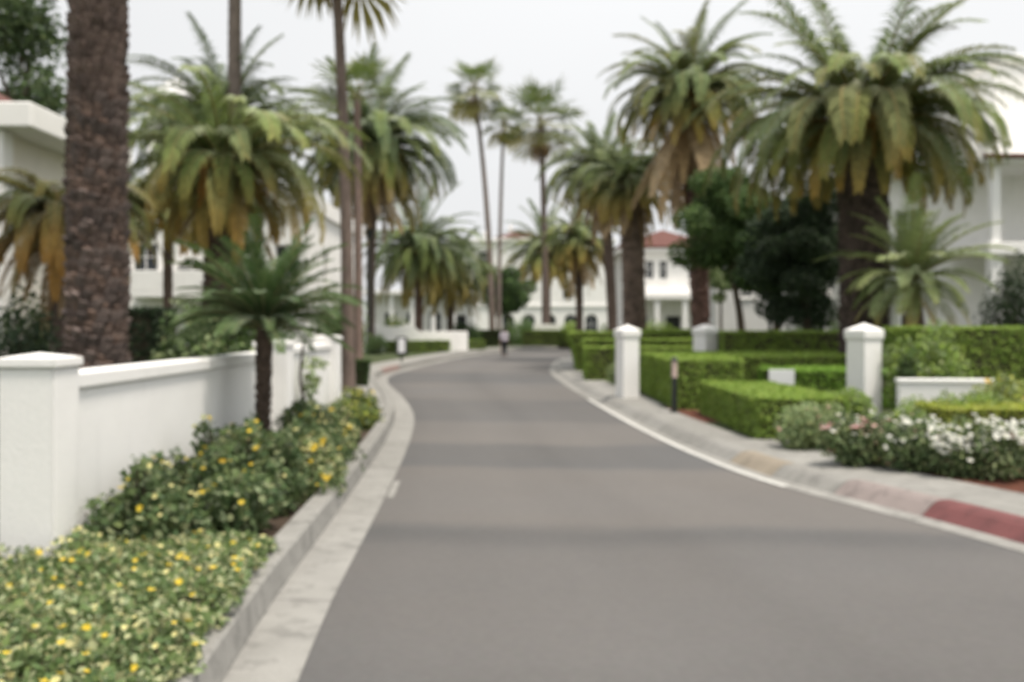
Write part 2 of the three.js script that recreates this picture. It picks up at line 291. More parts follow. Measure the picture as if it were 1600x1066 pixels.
{
  const t = thing('planter_wall', 'low white planter wall between the capped post and the flowers', 'wall', [6.25, 0.12, -16.5], -0.12);
  part('wall_panel', box(0, 1.55, 0, 0.70, -0.22, 0), M.white, t); part('coping', box(-0.02, 1.57, 0.702, 0.77, -0.24, 0.02, 0.015), M.white, t);
  part('side_wall', box(1.32, 1.54, 0, 0.69, -1.8, -0.222), M.white, t);
}
{
  const t = thing('boundary_wall', 'white boundary wall with curved top behind the long clipped hedge', 'wall', [0, 0, 0]);
  const s = new THREE.Shape(); s.moveTo(0, 0); s.lineTo(6.0, 0); s.lineTo(6.0, 1.25); s.lineTo(2.9, 1.25);
  s.quadraticCurveTo(2.55, 1.28, 2.4, 1.78); s.quadraticCurveTo(1.5, 1.35, 0, 1.7); s.closePath();
  const g = uvBox(new THREE.ExtrudeGeometry(s, { depth: 0.25, bevelEnabled: true, bevelSize: 0.02, bevelThickness: 0.02, bevelSegments: 1, curveSegments: 10 }));
  part('wall_panel', g, M.whiteFar, t); part('pier', box(-0.55, -0.03, 0, 1.62, -0.12, 0.4, 0.02), M.whiteFar, t);
  t.position.set(-8.4, 0.12, -62.5); t.rotation.y = 0.42;
}
{
  const t = thing('gate_wall', 'white wall with round green gate opening beside the pole', 'wall', [-10.9, 0.12, -66.5], 0.12);
  const s = new THREE.Shape(); s.moveTo(0, 0); s.lineTo(2.1, 0); s.lineTo(2.1, 1.7); s.quadraticCurveTo(1.05, 2.05, 0, 1.7); s.closePath();
  const h = new THREE.Path(); h.absellipse(0.95, 0.92, 0.5, 0.62, 0, Math.PI * 2); s.holes.push(h);
  part('wall_panel', uvBox(new THREE.ExtrudeGeometry(s, { depth: 0.25, bevelEnabled: false, curveSegments: 16 })), M.whiteFar, t);
  part('gate_panel', box(0.4, 1.5, 0.25, 1.6, 0.05, 0.09), std(0.035, 0.06, 0.05), t);
}
{
  const t = thing('planter_box', 'low white planter box around the foot of the tall fan palm', 'planter', [2.62, 0.12, -79.9]);
  for (const [a, b, c, d] of [[-0.95, 0.95, 0.75, 0.95], [-0.95, 0.95, -0.95, -0.75], [-0.95, -0.75, -0.748, 0.748], [0.75, 0.95, -0.748, 0.748]]) part('planter_side', box(a, b, 0, 1.75, c, d), M.whiteFar, t);
  part('soil', box(-0.748, 0.748, 0, 1.35, -0.748, 0.748), M.soil, t);
}

// ---------------------------------------------------------------- houses
function opening(parent, o, depth, mats) {
  const win = sub(o.door ? 'door' : 'window', parent); win.position.set(o.x, o.y, depth - 0.16);
  const f = 0.06, shape = (i) => { const s = new THREE.Shape(), w = o.w, h = o.h; s.moveTo(i, i); s.lineTo(w - i, i); if (o.arch) { s.lineTo(w - i, h - w / 2); s.absarc(w / 2, h - w / 2, w / 2 - i, 0, Math.PI, false); } else { s.lineTo(w - i, h - i); s.lineTo(i, h - i); } s.closePath(); return s; };
  const outer = shape(0.002), hole = shape(f); outer.holes.push(new THREE.Path(hole.getPoints(10).reverse()));
  part('frame', uvBox(new THREE.ExtrudeGeometry(outer, { depth: 0.07, bevelEnabled: false, curveSegments: 10 })), M.trim, win);
  part('pane', uvBox(new THREE.ExtrudeGeometry(shape(f - 0.004), { depth: 0.012, bevelEnabled: false, curveSegments: 10 })), o.door ? M.dark : M.glass, win, [0, 0, 0.02]);
  if (!o.door && o.w > 0.5) { part('mullion', box(o.w / 2 - 0.02, o.w / 2 + 0.02, f, o.h - f - 0.01, 0.034, 0.066, 0.004), M.trim, win); part('transom', box(f, o.w - f, o.h * 0.58, o.h * 0.58 + 0.035, 0.036, 0.062, 0.004), M.trim, win); }
  if (!o.door) part('sill', box(-0.06, o.w + 0.06, -0.07, -0.002, 0.1, 0.24, 0.01), M.trim, win);
}
function facade(parent, w, h, holes, mat, pos, ry, depth = 0.25) {
  const s = new THREE.Shape(); s.moveTo(0, 0); s.lineTo(w, 0); s.lineTo(w, h); s.lineTo(0, h); s.closePath();
  for (const o of holes) { const p = new THREE.Path(); p.moveTo(o.x, o.y); if (o.arch) { p.lineTo(o.x, o.y + o.h - o.w / 2); p.absarc(o.x + o.w / 2, o.y + o.h - o.w / 2, o.w / 2, Math.PI, 0, true); p.lineTo(o.x + o.w, o.y); } else { p.lineTo(o.x, o.y + o.h); p.lineTo(o.x + o.w, o.y + o.h); p.lineTo(o.x + o.w, o.y); } p.closePath(); s.holes.push(p); }
  const wall = part('wall', uvBox(new THREE.ExtrudeGeometry(s, { depth, bevelEnabled: false, curveSegments: 10 })), mat, parent, pos, [0, ry, 0]);
  for (const o of holes) if (!o.empty) opening(wall, o, depth);
  return wall;
}
// four walls round a floor plan x0..x1, z0..z1 (z1 towards the street), with a ceiling slab
function block(t, x0, x1, z0, z1, y0, y1, mat, front = [], side = [], sideW = []) {
  facade(t, x1 - x0, y1 - y0, front, mat, [x0, y0, z1 - 0.25], 0);
  facade(t, z1 - z0 - 0.252, y1 - y0, side, mat, [x1 - 0.25, y0, z1 - 0.252], Math.PI / 2);
  facade(t, z1 - z0 - 0.252, y1 - y0, sideW, mat, [x0 + 0.25, y0, z0], -Math.PI / 2);
  part('rear_wall', box(x0 + 0.252, x1 - 0.252, y0, y1, z0, z0 + 0.25), mat, t);
  part('ceiling', box(x0 + 0.254, x1 - 0.254, y1 - 0.3, y1 - 0.02, z0 + 0.254, z1 - 0.254), mat, t);
}
function hipRoof(t, x0, x1, z0, z1, y, h, over = 0.5, mat = M.tile) {
  const a = x0 - over, b = x1 + over, c = z0 - over, d = z1 + over, m = Math.min(b - a, d - c) / 2, lx = b - a > d - c, g = new G(), W = [1, 1, 1];
  const P = [V(a, y, d), V(b, y, d), V(b, y, c), V(a, y, c)], R = lx ? [V(a + m, y + h, (c + d) / 2), V(b - m, y + h, (c + d) / 2)] : [V((a + b) / 2, y + h, d - m), V((a + b) / 2, y + h, c + m)];
  if (lx) { g.quad(P[0], P[1], R[1], R[0], W); g.tri(P[1], P[2], R[1], W); g.quad(P[2], P[3], R[0], R[1], W); g.tri(P[3], P[0], R[0], W); }
  else { g.tri(P[0], P[1], R[0], W); g.quad(P[1], P[2], R[1], R[0], W); g.tri(P[2], P[3], R[1], W); g.quad(P[3], P[0], R[0], R[1], W); }
  const q = g.build(); q.deleteAttribute('color');
  const roof = part('roof', mergeGeometries([uvBox(q), box(a, b, y - 0.12, y - 0.004, c, d, 0.01)].map((k) => { k.deleteAttribute('uv1'); return k; })), mat, t);
  part('fascia', box(a + 0.06, b - 0.06, y - 0.36, y - 0.124, c + 0.06, d - 0.06, 0.01), M.whiteFar, roof); return roof;
}
{ // wing beyond the garden wall
  const t = thing('villa', 'cream villa with a broad white eave behind the thick palm trunk', 'house');
  block(t, -17, -8.7, -21.2, -17.6, 0.1, 5.05, M.creamFar, [{ x: 7.2, y: 0.9, w: 0.95, h: 1.5 }], [{ x: 1.3, y: 0.6, w: 1.0, h: 1.9, arch: true }]);
  const r = part('roof_slab', box(-17.6, -8.0, 5.06, 5.48, -21.6, -17.0, 0.03), M.whiteFar, t);
  const g = hipRoof(t, -17, -9.3, -21.0, -17.6, 5.60, 1.3, 0.35); g.userData = {};
  part('corner_column', box(-8.97, -8.55, 0.1, 5.05, -17.56, -17.2, 0.03), M.whiteFar, t);
}
{
  const t = thing('villa', 'white villa with a peaked tower half hidden by drooping palms', 'house');
  block(t, -14.2, -7.4, -50, -37, 0.1, 6.0, M.whiteFar, [{ x: 0.45, y: 3.4, w: 0.95, h: 1.25 }, { x: 2.0, y: 3.2, w: 1.2, h: 0.95, arch: true }, { x: 4.3, y: 3.4, w: 0.9, h: 1.3 }, { x: 5.6, y: 3.3, w: 0.9, h: 1.3 }, { x: 0.6, y: 0.5, w: 0.9, h: 1.8 }, { x: 2.4, y: 0.1, w: 1.1, h: 2.2, door: true }], [{ x: 3, y: 3.2, w: 1, h: 1.4 }, { x: 7, y: 3.2, w: 1, h: 1.4 }]);
  part('parapet', box(-14.35, -7.25, 6.002, 6.6, -50.1, -36.85, 0.03), M.whiteFar, t);
  block(t, -15.0, -13.2, -44, -42, 6.6, 11.2, M.whiteFar, [{ x: 0.5, y: 2.9, w: 0.7, h: 1.1, arch: true }]);
  part('tower_peak', cap4(2.1, 1.0, 2.3, 11.2).translate(-14.1, 0, -43), M.greyFar, t);
  const b = part('balcony', box(-13.6, -9.2, 2.75, 2.95, -36.98, -36.0, 0.02), M.whiteFar, t);
  part('balcony_parapet', box(-13.6, -9.2, 2.952, 3.7, -36.2, -36.0, 0.02), M.whiteFar, b);
}
{
  const t = thing('pavilion', 'low white pavilion with columns behind the round date palm', 'house');
  block(t, -12.2, -3.2, -96, -88, 0.1, 4.4, M.whiteFar, [{ x: 1.2, y: 0.9, w: 1.1, h: 1.9 }, { x: 3.1, y: 0.9, w: 1.1, h: 1.9 }, { x: 5.0, y: 0.9, w: 1.1, h: 1.9 }, { x: 7.2, y: 0.1, w: 1.1, h: 2.5, door: true }]);
  part('roof_slab', box(-12.6, -2.8, 4.402, 4.75, -96.3, -86.6, 0.03), M.whiteFar, t);
  for (let k = 0; k < 6; k++) { const c = part('column', new THREE.CylinderGeometry(0.2, 0.24, 4.2, 14), M.trim, t, [-12 + k * 1.76, 2.3, -87.1]); part('capital', box(-0.3, 0.3, 2.0, 2.1, -0.3, 0.3, 0.02), M.trim, c); }
}
{
  const t = thing('apartment_building', 'pale three storey building with a low red roof at the end of the road', 'building');
  const f = []; for (const [x, y] of [[1.7, 4.6], [3.5, 8.3], [7.0, 4.7], [13.2, 8.3], [15.6, 8.3], [13.2, 4.7]]) f.push({ x, y, w: 1.3, h: 1.9 });
  for (const x of [6.2, 8.6, 11.0, 13.4, 15.8]) f.push({ x, y: 0.1, w: 1.5, h: 2.9, arch: true, door: x === 11.0 });
  block(t, -7.4, 11.8, -132, -118, 0.1, 11.4, M.whiteFar, f);
  part('cornice', box(-7.6, 12.0, 11.402, 11.75, -132.2, -117.7, 0.05), M.whiteFar, t);
  part('string_course', box(-7.45, 11.85, 3.9, 4.15, -117.99, -117.85, 0.02), M.trim, t);
  block(t, -1.6, 3.6, -128, -121, 11.76, 12.2, M.whiteFar); hipRoof(t, -1.6, 3.6, -128, -121, 12.25, 0.95, 0.4);
  part('chimney', box(-3.4, -2.8, 11.752, 13.1, -124, -123.4), M.whiteFar, t); part('chimney', box(-0.4, 0.1, 12.6, 14.1, -126.4, -125.9), M.whiteFar, t);
}
{
  const t = thing('villa', 'white villa with a red hipped roof and row of small windows', 'house');
  const f = []; for (const x of [0.5, 1.35, 2.2, 4.0]) f.push({ x, y: 4.55, w: 0.55, h: 1.2 });
  f.push({ x: 0.7, y: 0.8, w: 0.8, h: 1.6 }, { x: 2.6, y: 0.1, w: 1.0, h: 2.2, door: true }, { x: 4.4, y: 0.8, w: 0.8, h: 1.5 });
  block(t, 7.0, 12.6, -74, -64, 0.1, 6.3, M.whiteFar, f, [], [{ x: 4, y: 4.5, w: 0.8, h: 1.2 }, { x: 7, y: 4.5, w: 0.8, h: 1.2 }]); hipRoof(t, 7.0, 12.6, -74, -64, 6.7, 1.3, 0.45);
  part('porch_roof', box(6.9, 12.4, 3.35, 3.7, -63.98, -62.2, 0.03), M.whiteFar, t);
  for (const x of [7.1, 8.7, 10.4, 12.1]) part('porch_column', box(x, x + 0.3, 0.1, 3.348, -62.6, -62.3, 0.02), M.trim, t);
}
{
  const t = thing('cottage', 'grey white gabled cottage behind the dark leafy trees', 'house');
  const s = new THREE.Shape(); s.moveTo(0, 0); s.lineTo(5.4, 0); s.lineTo(5.4, 2.0); s.lineTo(2.2, 4.9); s.lineTo(0, 4.9); s.closePath();
  for (const [x, y, w, h] of [[1.2, 3.0, 0.6, 1.0], [2.5, 0.9, 0.6, 1.2]]) { const p = new THREE.Path(); p.moveTo(x, y); p.lineTo(x, y + h); p.lineTo(x + w, y + h); p.lineTo(x + w, y); p.closePath(); s.holes.push(p); }
  const w = part('wall', uvBox(new THREE.ExtrudeGeometry(s, { depth: 0.25, bevelEnabled: false })), M.greyFar, t, [9.9, 0.1, -50]);
  opening(w, { x: 1.2, y: 3.0, w: 0.6, h: 1.0 }, 0.25); opening(w, { x: 2.5, y: 0.9, w: 0.6, h: 1.2 }, 0.25);
  part('rear_wall', box(9.9, 15.3, 0.1, 2.0, -56.3, -56), M.greyFar, t); part('side_wall', box(9.9, 10.15, 0.1, 4.9, -55.998, -50.002), M.greyFar, t);
  part('roof', box(-0.3, 2.5, 0, 0.12, -56.4, -49.6, 0.02), M.greyFar, t, [9.9, 5.005, 0]);
  part('roof', box(0, 4.5, 0, 0.12, -56.4, -49.6, 0.02), M.greyFar, t, [12.24, 4.97, 0], [0, 0, -Math.atan2(2.9, 3.2)]);
}
{
  const t = thing('villa', 'large white villa with red roof edges and porch columns behind the small palm', 'house');
  block(t, 12.3, 24, -46, -36, 0.1, 7.0, M.whiteFar, [{ x: 1.35, y: 0.9, w: 0.85, h: 2.0, arch: true }, { x: 1.2, y: 4.2, w: 1.0, h: 1.5 }, { x: 6.2, y: 4.0, w: 1.2, h: 1.9 }, { x: 8.4, y: 4.0, w: 1.2, h: 1.9 }, { x: 6.6, y: 0.1, w: 1.2, h: 2.3, door: true }], [], [{ x: 3, y: 4.1, w: 1, h: 1.5 }]);
  part('roof_slab', box(12.0, 24.3, 7.002, 7.30, -46.2, -35.0, 0.02), M.whiteFar, t); part('roof_edge', box(11.9, 24.4, 7.17, 7.29, -34.998, -34.9, 0.02), M.tile, t); part('roof_edge', box(11.88, 11.998, 7.17, 7.29, -46.2, -34.9, 0.02), M.tile, t);
  block(t, 18.9, 23, -45.5, -40, 7.302, 12.0, M.whiteFar, [{ x: 1.4, y: 1.6, w: 1.0, h: 1.4 }]); part('tower_parapet', box(18.75, 23.15, 12.002, 12.35, -45.6, -39.85, 0.03), M.whiteFar, t);
  part('porch_deck', box(15.4, 22, 4.05, 4.45, -35.74, -33.0, 0.03), M.whiteFar, t); part('porch_deck', box(15.4, 22, 0.1, 0.4, -35.74, -33.0, 0.03), M.conc, t);
  for (const x of [15.5, 17.6, 19.7]) { part('porch_column', box(x, x + 0.4, 0.402, 4.048, -33.5, -33.1, 0.03), M.trim, t); part('porch_column', box(x + 0.05, x + 0.35, 4.452, 7.0, -33.45, -33.15, 0.03), M.trim, t); }
  part('porch_roof', box(15.2, 22.2, 7.002, 7.24, -34.898, -32.8, 0.03), M.whiteFar, t); part('roof_edge', box(15.1, 22.3, 7.12, 7.26, -32.798, -32.68, 0.02), M.tile, t);
}

// ---------------------------------------------------------------- leaves, hedges, shrubs, trees
const PAL = {
  hedge: [[0.216, 0.324, 0.054], [0.257, 0.365, 0.068], [0.189, 0.284, 0.046], [0.297, 0.392, 0.088]],
  dark: [[0.069, 0.115, 0.034], [0.086, 0.138, 0.039], [0.055, 0.098, 0.030]],
  bright: [[0.188, 0.338, 0.044], [0.225, 0.375, 0.056], [0.163, 0.288, 0.043]],
  lime: [[0.345, 0.391, 0.063], [0.276, 0.345, 0.057], [0.391, 0.414, 0.092]],
  varieg: [[0.125, 0.185, 0.060], [0.165, 0.225, 0.085], [0.42, 0.45, 0.25], [0.10, 0.155, 0.052], [0.46, 0.46, 0.24], [0.14, 0.205, 0.068], [0.11, 0.165, 0.058]],
  shrub: [[0.080, 0.130, 0.044], [0.105, 0.155, 0.054], [0.066, 0.108, 0.040], [0.14, 0.19, 0.072], [0.078, 0.125, 0.046], [0.25, 0.29, 0.15]],
  sage: [[0.252, 0.324, 0.144], [0.324, 0.384, 0.192], [0.192, 0.264, 0.102]],
  tree: [[0.111, 0.195, 0.052], [0.143, 0.234, 0.065], [0.091, 0.163, 0.047]],
  treeDark: [[0.030, 0.052, 0.022], [0.040, 0.068, 0.028], [0.025, 0.045, 0.02]],
};
const TWIG = [0.06, 0.05, 0.03];
const rvec = (r) => { const z = r() * 2 - 1, a = r() * 6.2832, s = Math.sqrt(1 - z * z); return V(s * Math.cos(a), z, s * Math.sin(a)); };
const tone = (pal, r) => { const c = pal[Math.floor(r() * pal.length)], k = 0.8 + 0.4 * r(), y = 1 + 0.16 * (r() - 0.5); return [c[0] * k * y, c[1] * k, c[2] * k / y]; };
function putLeaf(g, o, n, r, len, wid, pal, stand = 0.6, flat = 0.65, tip = 0.75) {   // n: which way the plant faces here
  let d, s;
  if (r() < flat) { const q = rvec(r).multiplyScalar(tip).add(n).normalize(); d = rvec(r); d.addScaledVector(q, -d.dot(q)).normalize(); s = V().crossVectors(q, d); }   // blade turned to the light
  else { d = rvec(r).addScaledVector(n, stand).normalize(); s = rvec(r); s.addScaledVector(d, -s.dot(d)).normalize(); }
  const L = len * (0.7 + 0.6 * r()); g.leaf(o, d, s, L, L * wid, tone(pal, r));
}
function hedge(name, label, pos, size, { pal = PAL.hedge, den = 1500, leaf = 0.045, turn = 0, taper = 0, seed = 1, group, bump = 0.03 } = {}) {
  const t = thing(name, label, 'hedge', pos, turn, group), [w, h, d] = size, r = rng(seed * 77 + 5), g = new G(), c = new G();
  const sh = (y) => 1 - taper * (1 - y / h), i = 0.03, TW = TWIG;   // narrower at the foot when taper > 0
  const P = (x, y, z) => V(x * sh(y), y, z * sh(y)), X = w / 2 - i, Z = d / 2 - i, T = h - i;
  c.quad(P(-X, 0, Z), P(X, 0, Z), P(X, T, Z), P(-X, T, Z), TW); c.quad(P(X, 0, -Z), P(-X, 0, -Z), P(-X, T, -Z), P(X, T, -Z), TW);
  c.quad(P(X, 0, Z), P(X, 0, -Z), P(X, T, -Z), P(X, T, Z), TW); c.quad(P(-X, 0, -Z), P(-X, 0, Z), P(-X, T, Z), P(-X, T, -Z), TW); c.quad(P(-X, T, Z), P(X, T, Z), P(X, T, -Z), P(-X, T, -Z), TW);
  part('inner_twigs', c.build(), M.solid, t);
  const faces = [[w * d * 1.3, (u, v) => [V((u - 0.5) * w, h, (v - 0.5) * d), V(0, 1, 0)]], [w * h, (u, v) => [P((u - 0.5) * w, v * h, d / 2), V(0, 0, 1)]], [d * h, (u, v) => [P(-w / 2, v * h, (u - 0.5) * d), V(-1, 0, 0)]], [d * h, (u, v) => [P(w / 2, v * h, (u - 0.5) * d), V(1, 0, 0)]], [w * h * 0.4, (u, v) => [P((u - 0.5) * w, v * h, -d / 2), V(0, 0, -1)]]];
  for (const [area, f] of faces) for (let k = Math.round(area * den); k > 0; k--) {
    const [o, n] = f(r(), r()); const b = bump * (fbm(o.x * 1.7 + seed * 3, o.z * 1.7 + o.y * 1.3, 3, 64) - 0.5) * 2.4 * (n.y > 0.5 ? 0.6 : 1);
    o.addScaledVector(n, b - r() * 0.03); o.y = Math.max(0.02, o.y); const up = n.y > 0.5; putLeaf(g, o, up ? n : V(n.x * 0.55, 0.75, n.z * 0.55).normalize(), r, leaf * 1.1, 0.40, pal, 0.35, 0.85, up ? 0.5 : 0.65);
  }
  part('foliage', g.build(), M.leafMatte, t); return t;
}
// a loose mound of several leafy clumps
function clumps(g, list, n, r, leaf, wid, pal, floor = 0.01) {
  let tot = 0; const area = list.map(([, , , a, b, c]) => { const q = Math.pow((Math.pow(a * b, 1.6) + Math.pow(a * c, 1.6) + Math.pow(b * c, 1.6)) / 3, 1 / 1.6); tot += q; return q; });
  list.forEach(([x, y, z, a, b, c], i) => {
    for (let k = Math.round(n * area[i] / tot); k > 0; k--) {
      const q = rvec(r), s = 0.45 + 0.57 * Math.sqrt(r()), o = V(x + q.x * a * s, y + q.y * b * s, z + q.z * c * s); if (o.y < floor) o.y = floor + r() * 0.05;
      putLeaf(g, o, q.y > -0.2 ? V(q.x, q.y + 0.35, q.z).normalize() : q, r, leaf, wid, pal, 0.7);
    }
  });
}
function flowerGeo(petals, rad, col, mid, seed) {
  const g = new G(), r = rng(seed);
  for (let k = 0; k < petals; k++) { const a = k / petals * 6.2832 + 0.3 * r(), d = V(Math.cos(a), 0.35 + 0.3 * r(), Math.sin(a)).normalize(), s = V(-Math.sin(a), 0, Math.cos(a)), q = 0.9 + 0.2 * r(); g.leaf(V(0, 0, 0), d, s, rad, rad * 0.42, col.map((x) => x * q), 0.2); }
  g.leaf(V(0, rad * 0.15, rad * 0.22), V(0, 0, -1), V(1, 0, 0), rad * 0.45, rad * 0.22, mid, 0.3); return g.build();
}
const FLOWER = {
  yellow: [1, 2, 3].map((k) => flowerGeo(6, 0.030, [0.74, 0.57, 0.03], [0.72, 0.42, 0.02], k)),
  cream: [1, 2].map((k) => flowerGeo(6, 0.026, [0.70, 0.66, 0.30], [0.75, 0.60, 0.15], 10 + k)),
  white: [1, 2, 3].map((k) => flowerGeo(7, 0.032, [0.72, 0.73, 0.68], [0.7, 0.6, 0.3], 20 + k)),
  pink: [1, 2].map((k) => flowerGeo(6, 0.032, [0.66, 0.40, 0.38], [0.7, 0.5, 0.3], 30 + k)),
  orange: [1, 2].map((k) => flowerGeo(6, 0.055, [0.74, 0.52, 0.14], [0.7, 0.3, 0.05], 40 + k)),
};
function shrub(name, label, pos, list, n, { leaf = 0.06, wid = 0.36, pal = PAL.shrub, seed = 1, flowers = {}, mat = M.leaf, group, category = 'shrub', twigs = true, fsize = 1 } = {}) {
  const t = thing(name, label, category, pos, 0, group), r = rng(seed * 131 + 7), g = new G();
  clumps(g, list, n, r, leaf, wid, pal); part('foliage', g.build(), mat, t);
  if (twigs) {
    const c = new G();
    for (const [x, y, z, a, b, cc] of list) { const w = 7; for (let k = 0; k < w; k++) { const q = rvec(r); q.y = Math.abs(q.y); c.tube([V(x * 0.6, 0, z * 0.6), V(lerp(x * 0.6, x, 0.6), y * 0.5, lerp(z * 0.6, z, 0.6)), V(x + q.x * a * 0.8, y + q.y * b * 0.8, z + q.z * cc * 0.8)], [0.014, 0.01, 0.004], 4, TWIG); } }
    part('branches', c.build(), M.solid, t);
  }
  let near = null;
  for (const [kind, m] of Object.entries(flowers)) for (let k = 0; k < m; k++) {
    const [x, y, z, a, b, c] = near && r() < 0.45 ? near[0] : list[Math.floor(r() * list.length)], q = near && near[0][0] === x && near[0][2] === z ? near[1].clone().addScaledVector(rvec(r), 0.22) : rvec(r); near = [[x, y, z, a, b, c], q]; q.y = Math.abs(q.y) * 0.9 + 0.1; if (q.z < 0 && r() < 0.6) q.z = -q.z; q.normalize();
    const f = part('flower', FLOWER[kind][k % FLOWER[kind].length], M.petal, t, [x + q.x * a * 1.12, y + q.y * b * 1.12, z + q.z * c * 1.12], [(r() - 0.3) * 1.2, r() * 6, (r() - 0.5) * 1.2]); f.scale.setScalar((0.75 + 0.6 * r()) * fsize);
  }
  return t;
}
const mound = (r, n, rx, rz, h, s) => { const L = []; for (let k = 0; k < n; k++) { const a = r() * 6.28, q = Math.sqrt(r()); L.push([Math.cos(a) * q * rx * 0.75, h * (0.26 + 0.38 * r()), Math.sin(a) * q * rz * 0.75, s * (0.7 + 0.5 * r()), h * (0.36 + 0.14 * r()), s * (0.7 + 0.5 * r())]); } return L; };

// groundcover beside the kerb, in the bed before the wall
{
  const r = rng(91), t = thing('groundcover', 'low variegated groundcover with yellow blossoms spilling over the kerb', 'plant', [0, 0.11, 0]), g = new G();
  const edge = (z) => { const c = [[-0.92, 3], [-1.05, 5], [-1.14, 6.4], [-1.21, 8.2]]; let k = 0; while (k < 2 && -z > c[k + 1][1]) k++; return lerp(c[k][0], c[k + 1][0], clamp((-z - c[k][1]) / (c[k + 1][1] - c[k][1]))) - 0.50; };
  const top = (x, z) => 0.16 + 0.26 * (fbm(x * 1.6 + 4, z * 1.6, 3, 64) - 0.35) + 0.05 * fbm(x * 6, z * 6, 2, 256);
  const spot = () => { const z = -2.9 - 4.15 * r(), e = edge(z), far = z < -6.55 ? -2.95 : -4.3, x = lerp(e + 0.15 - 0.22 * fbm(z * 3, 1, 2, 64), far, Math.pow(r(), 1.05)); return [x, z]; };
  for (let k = 0; k < 34000; k++) { const [x, z] = spot(), o = V(x, top(x, z) * (0.55 + 0.5 * r()), z); putLeaf(g, o, V(0.15, 1, 0.1), r, 0.05, 0.32, PAL.varieg, 0.7); }
  part('foliage', g.build(), M.leaf, t);
  for (let k = 0; k < 299; k++) { const [x, z] = spot(), ye = r() < 0.48, L = ye ? FLOWER.yellow : FLOWER.cream; const f = part('flower', L[k % L.length], M.petal, t, [x, top(x, z) * 1.05 + 0.012, z], [(r() - 0.3) * 0.9, r() * 6, (r() - 0.5) * 0.9]); f.scale.setScalar(0.55 + 0.5 * r()); }
}
{
  const r = rng(17), gname = 'yellow flowering shrubs in the bed along the white garden wall';
  const sprigs = (L, m, h) => { for (let k = 0; k < m; k++) { const c = L[Math.floor(r() * 9)]; L.push([c[0] + 0.3 * (r() - 0.5), h * (0.85 + 0.25 * r()), c[2] + 0.3 * (r() - 0.5), 0.07 + 0.05 * r(), 0.13 + 0.1 * r(), 0.07 + 0.05 * r()]); } return L; };
  const S = (label, x, z, rx, rz, h, n, fl, seed, o = {}) => shrub('flowering_shrub', label, [x, 0.11, z], sprigs(mound(r, 11, rx, rz, h, 0.28), 5, h), n, { seed, flowers: fl, group: gname, leaf: 0.065, fsize: 0.82, ...o });
  S('small dark shrub tucked beside the first white pier', -2.62, -7.35, 0.34, 0.4, 0.52, 3000, { yellow: 10, cream: 10 }, 2);
  S('dark leafy shrub at the foot of the first white wall panel', -2.4, -8.0, 0.58, 0.6, 0.52, 5200, { yellow: 26, cream: 22 }, 3);
  S('taller dark shrub with a few yellow flowers before the wall panel', -2.32, -9.1, 0.62, 0.65, 0.60, 6000, { yellow: 32, cream: 24 }, 4);
  S('deep green shrub under the cycad with upright sprigs', -2.4, -10.3, 0.56, 0.7, 0.62, 5600, { yellow: 12, cream: 14 }, 5);
  S('pale yellow flowering shrub overhanging the kerb before the cycad', -2.0, -9.9, 0.26, 0.75, 0.42, 4000, { yellow: 44, cream: 70 }, 6, { pal: PAL.varieg, leaf: 0.05 });
  S('green shrub beside the second wall pier', -2.4, -11.8, 0.48, 0.7, 0.52, 4600, { yellow: 12, cream: 12 }, 7);
  S('pale variegated shrub on the kerb past the cycad', -2.3, -12.7, 0.3, 0.7, 0.42, 4000, { yellow: 22, cream: 50 }, 8, { pal: PAL.varieg, leaf: 0.055 });
  S('dark green shrub under the climbing vine', -2.5, -14.2, 0.36, 0.8, 0.40, 3600, { cream: 10 }, 9);
  S('low yellow green shrub at the end pier of the white wall', -2.5, -16.5, 0.40, 0.7, 0.46, 4200, { yellow: 22, cream: 10 }, 10, { pal: PAL.lime.concat(PAL.shrub) });
  shrub('garden_plant', 'small dark plant in front of the first white pier', [-3.62, 0.11, -6.5], [[0, 0.14, 0, 0.22, 0.2, 0.2]], 500, { seed: 31, pal: PAL.dark, category: 'plant' });
}
{ // vine on the second wall panel
  const t = thing('climbing_vine', 'thin vine with dark stem climbing the white wall beyond the cycad', 'vine', [-2.80, 0.11, -13.75]), r = rng(8), g = new G(), s = new G();
  const st = [V(0, 0, 0), V(0.03, 0.5, 0.06), V(-0.02, 0.95, 0.12), V(0.02, 1.42, 0.1)]; s.tube(new THREE.CatmullRomCurve3(st).getPoints(12), (q) => 0.032 - 0.015 * q, 6, [0.05, 0.04, 0.03]);
  for (let b = 0; b < 9; b++) { const y = 0.35 + 0.1 * b, e = V(0.06 + 0.06 * r(), y + 0.18 * (r() - 0.3), -0.25 - 0.7 * r()); s.tube([V(0.01, y, 0.08), V(0.05, y + 0.06, e.z * 0.5), e], [0.008, 0.006, 0.003], 4, TWIG); for (let k = 0; k < 34; k++) { const q = r(); putLeaf(g, V(lerp(0.01, e.x, q) + 0.08 * (r() - 0.3), lerp(y, e.y, q) + 0.14 * (r() - 0.5), lerp(0.08, e.z, q) + 0.1 * (r() - 0.5)), V(1, 0.3, 0), r, 0.075, 0.36, PAL.sage, 0.3); } }
  part('stem', s.build(), M.solid, t); part('foliage', g.build(), M.leaf, t);
}
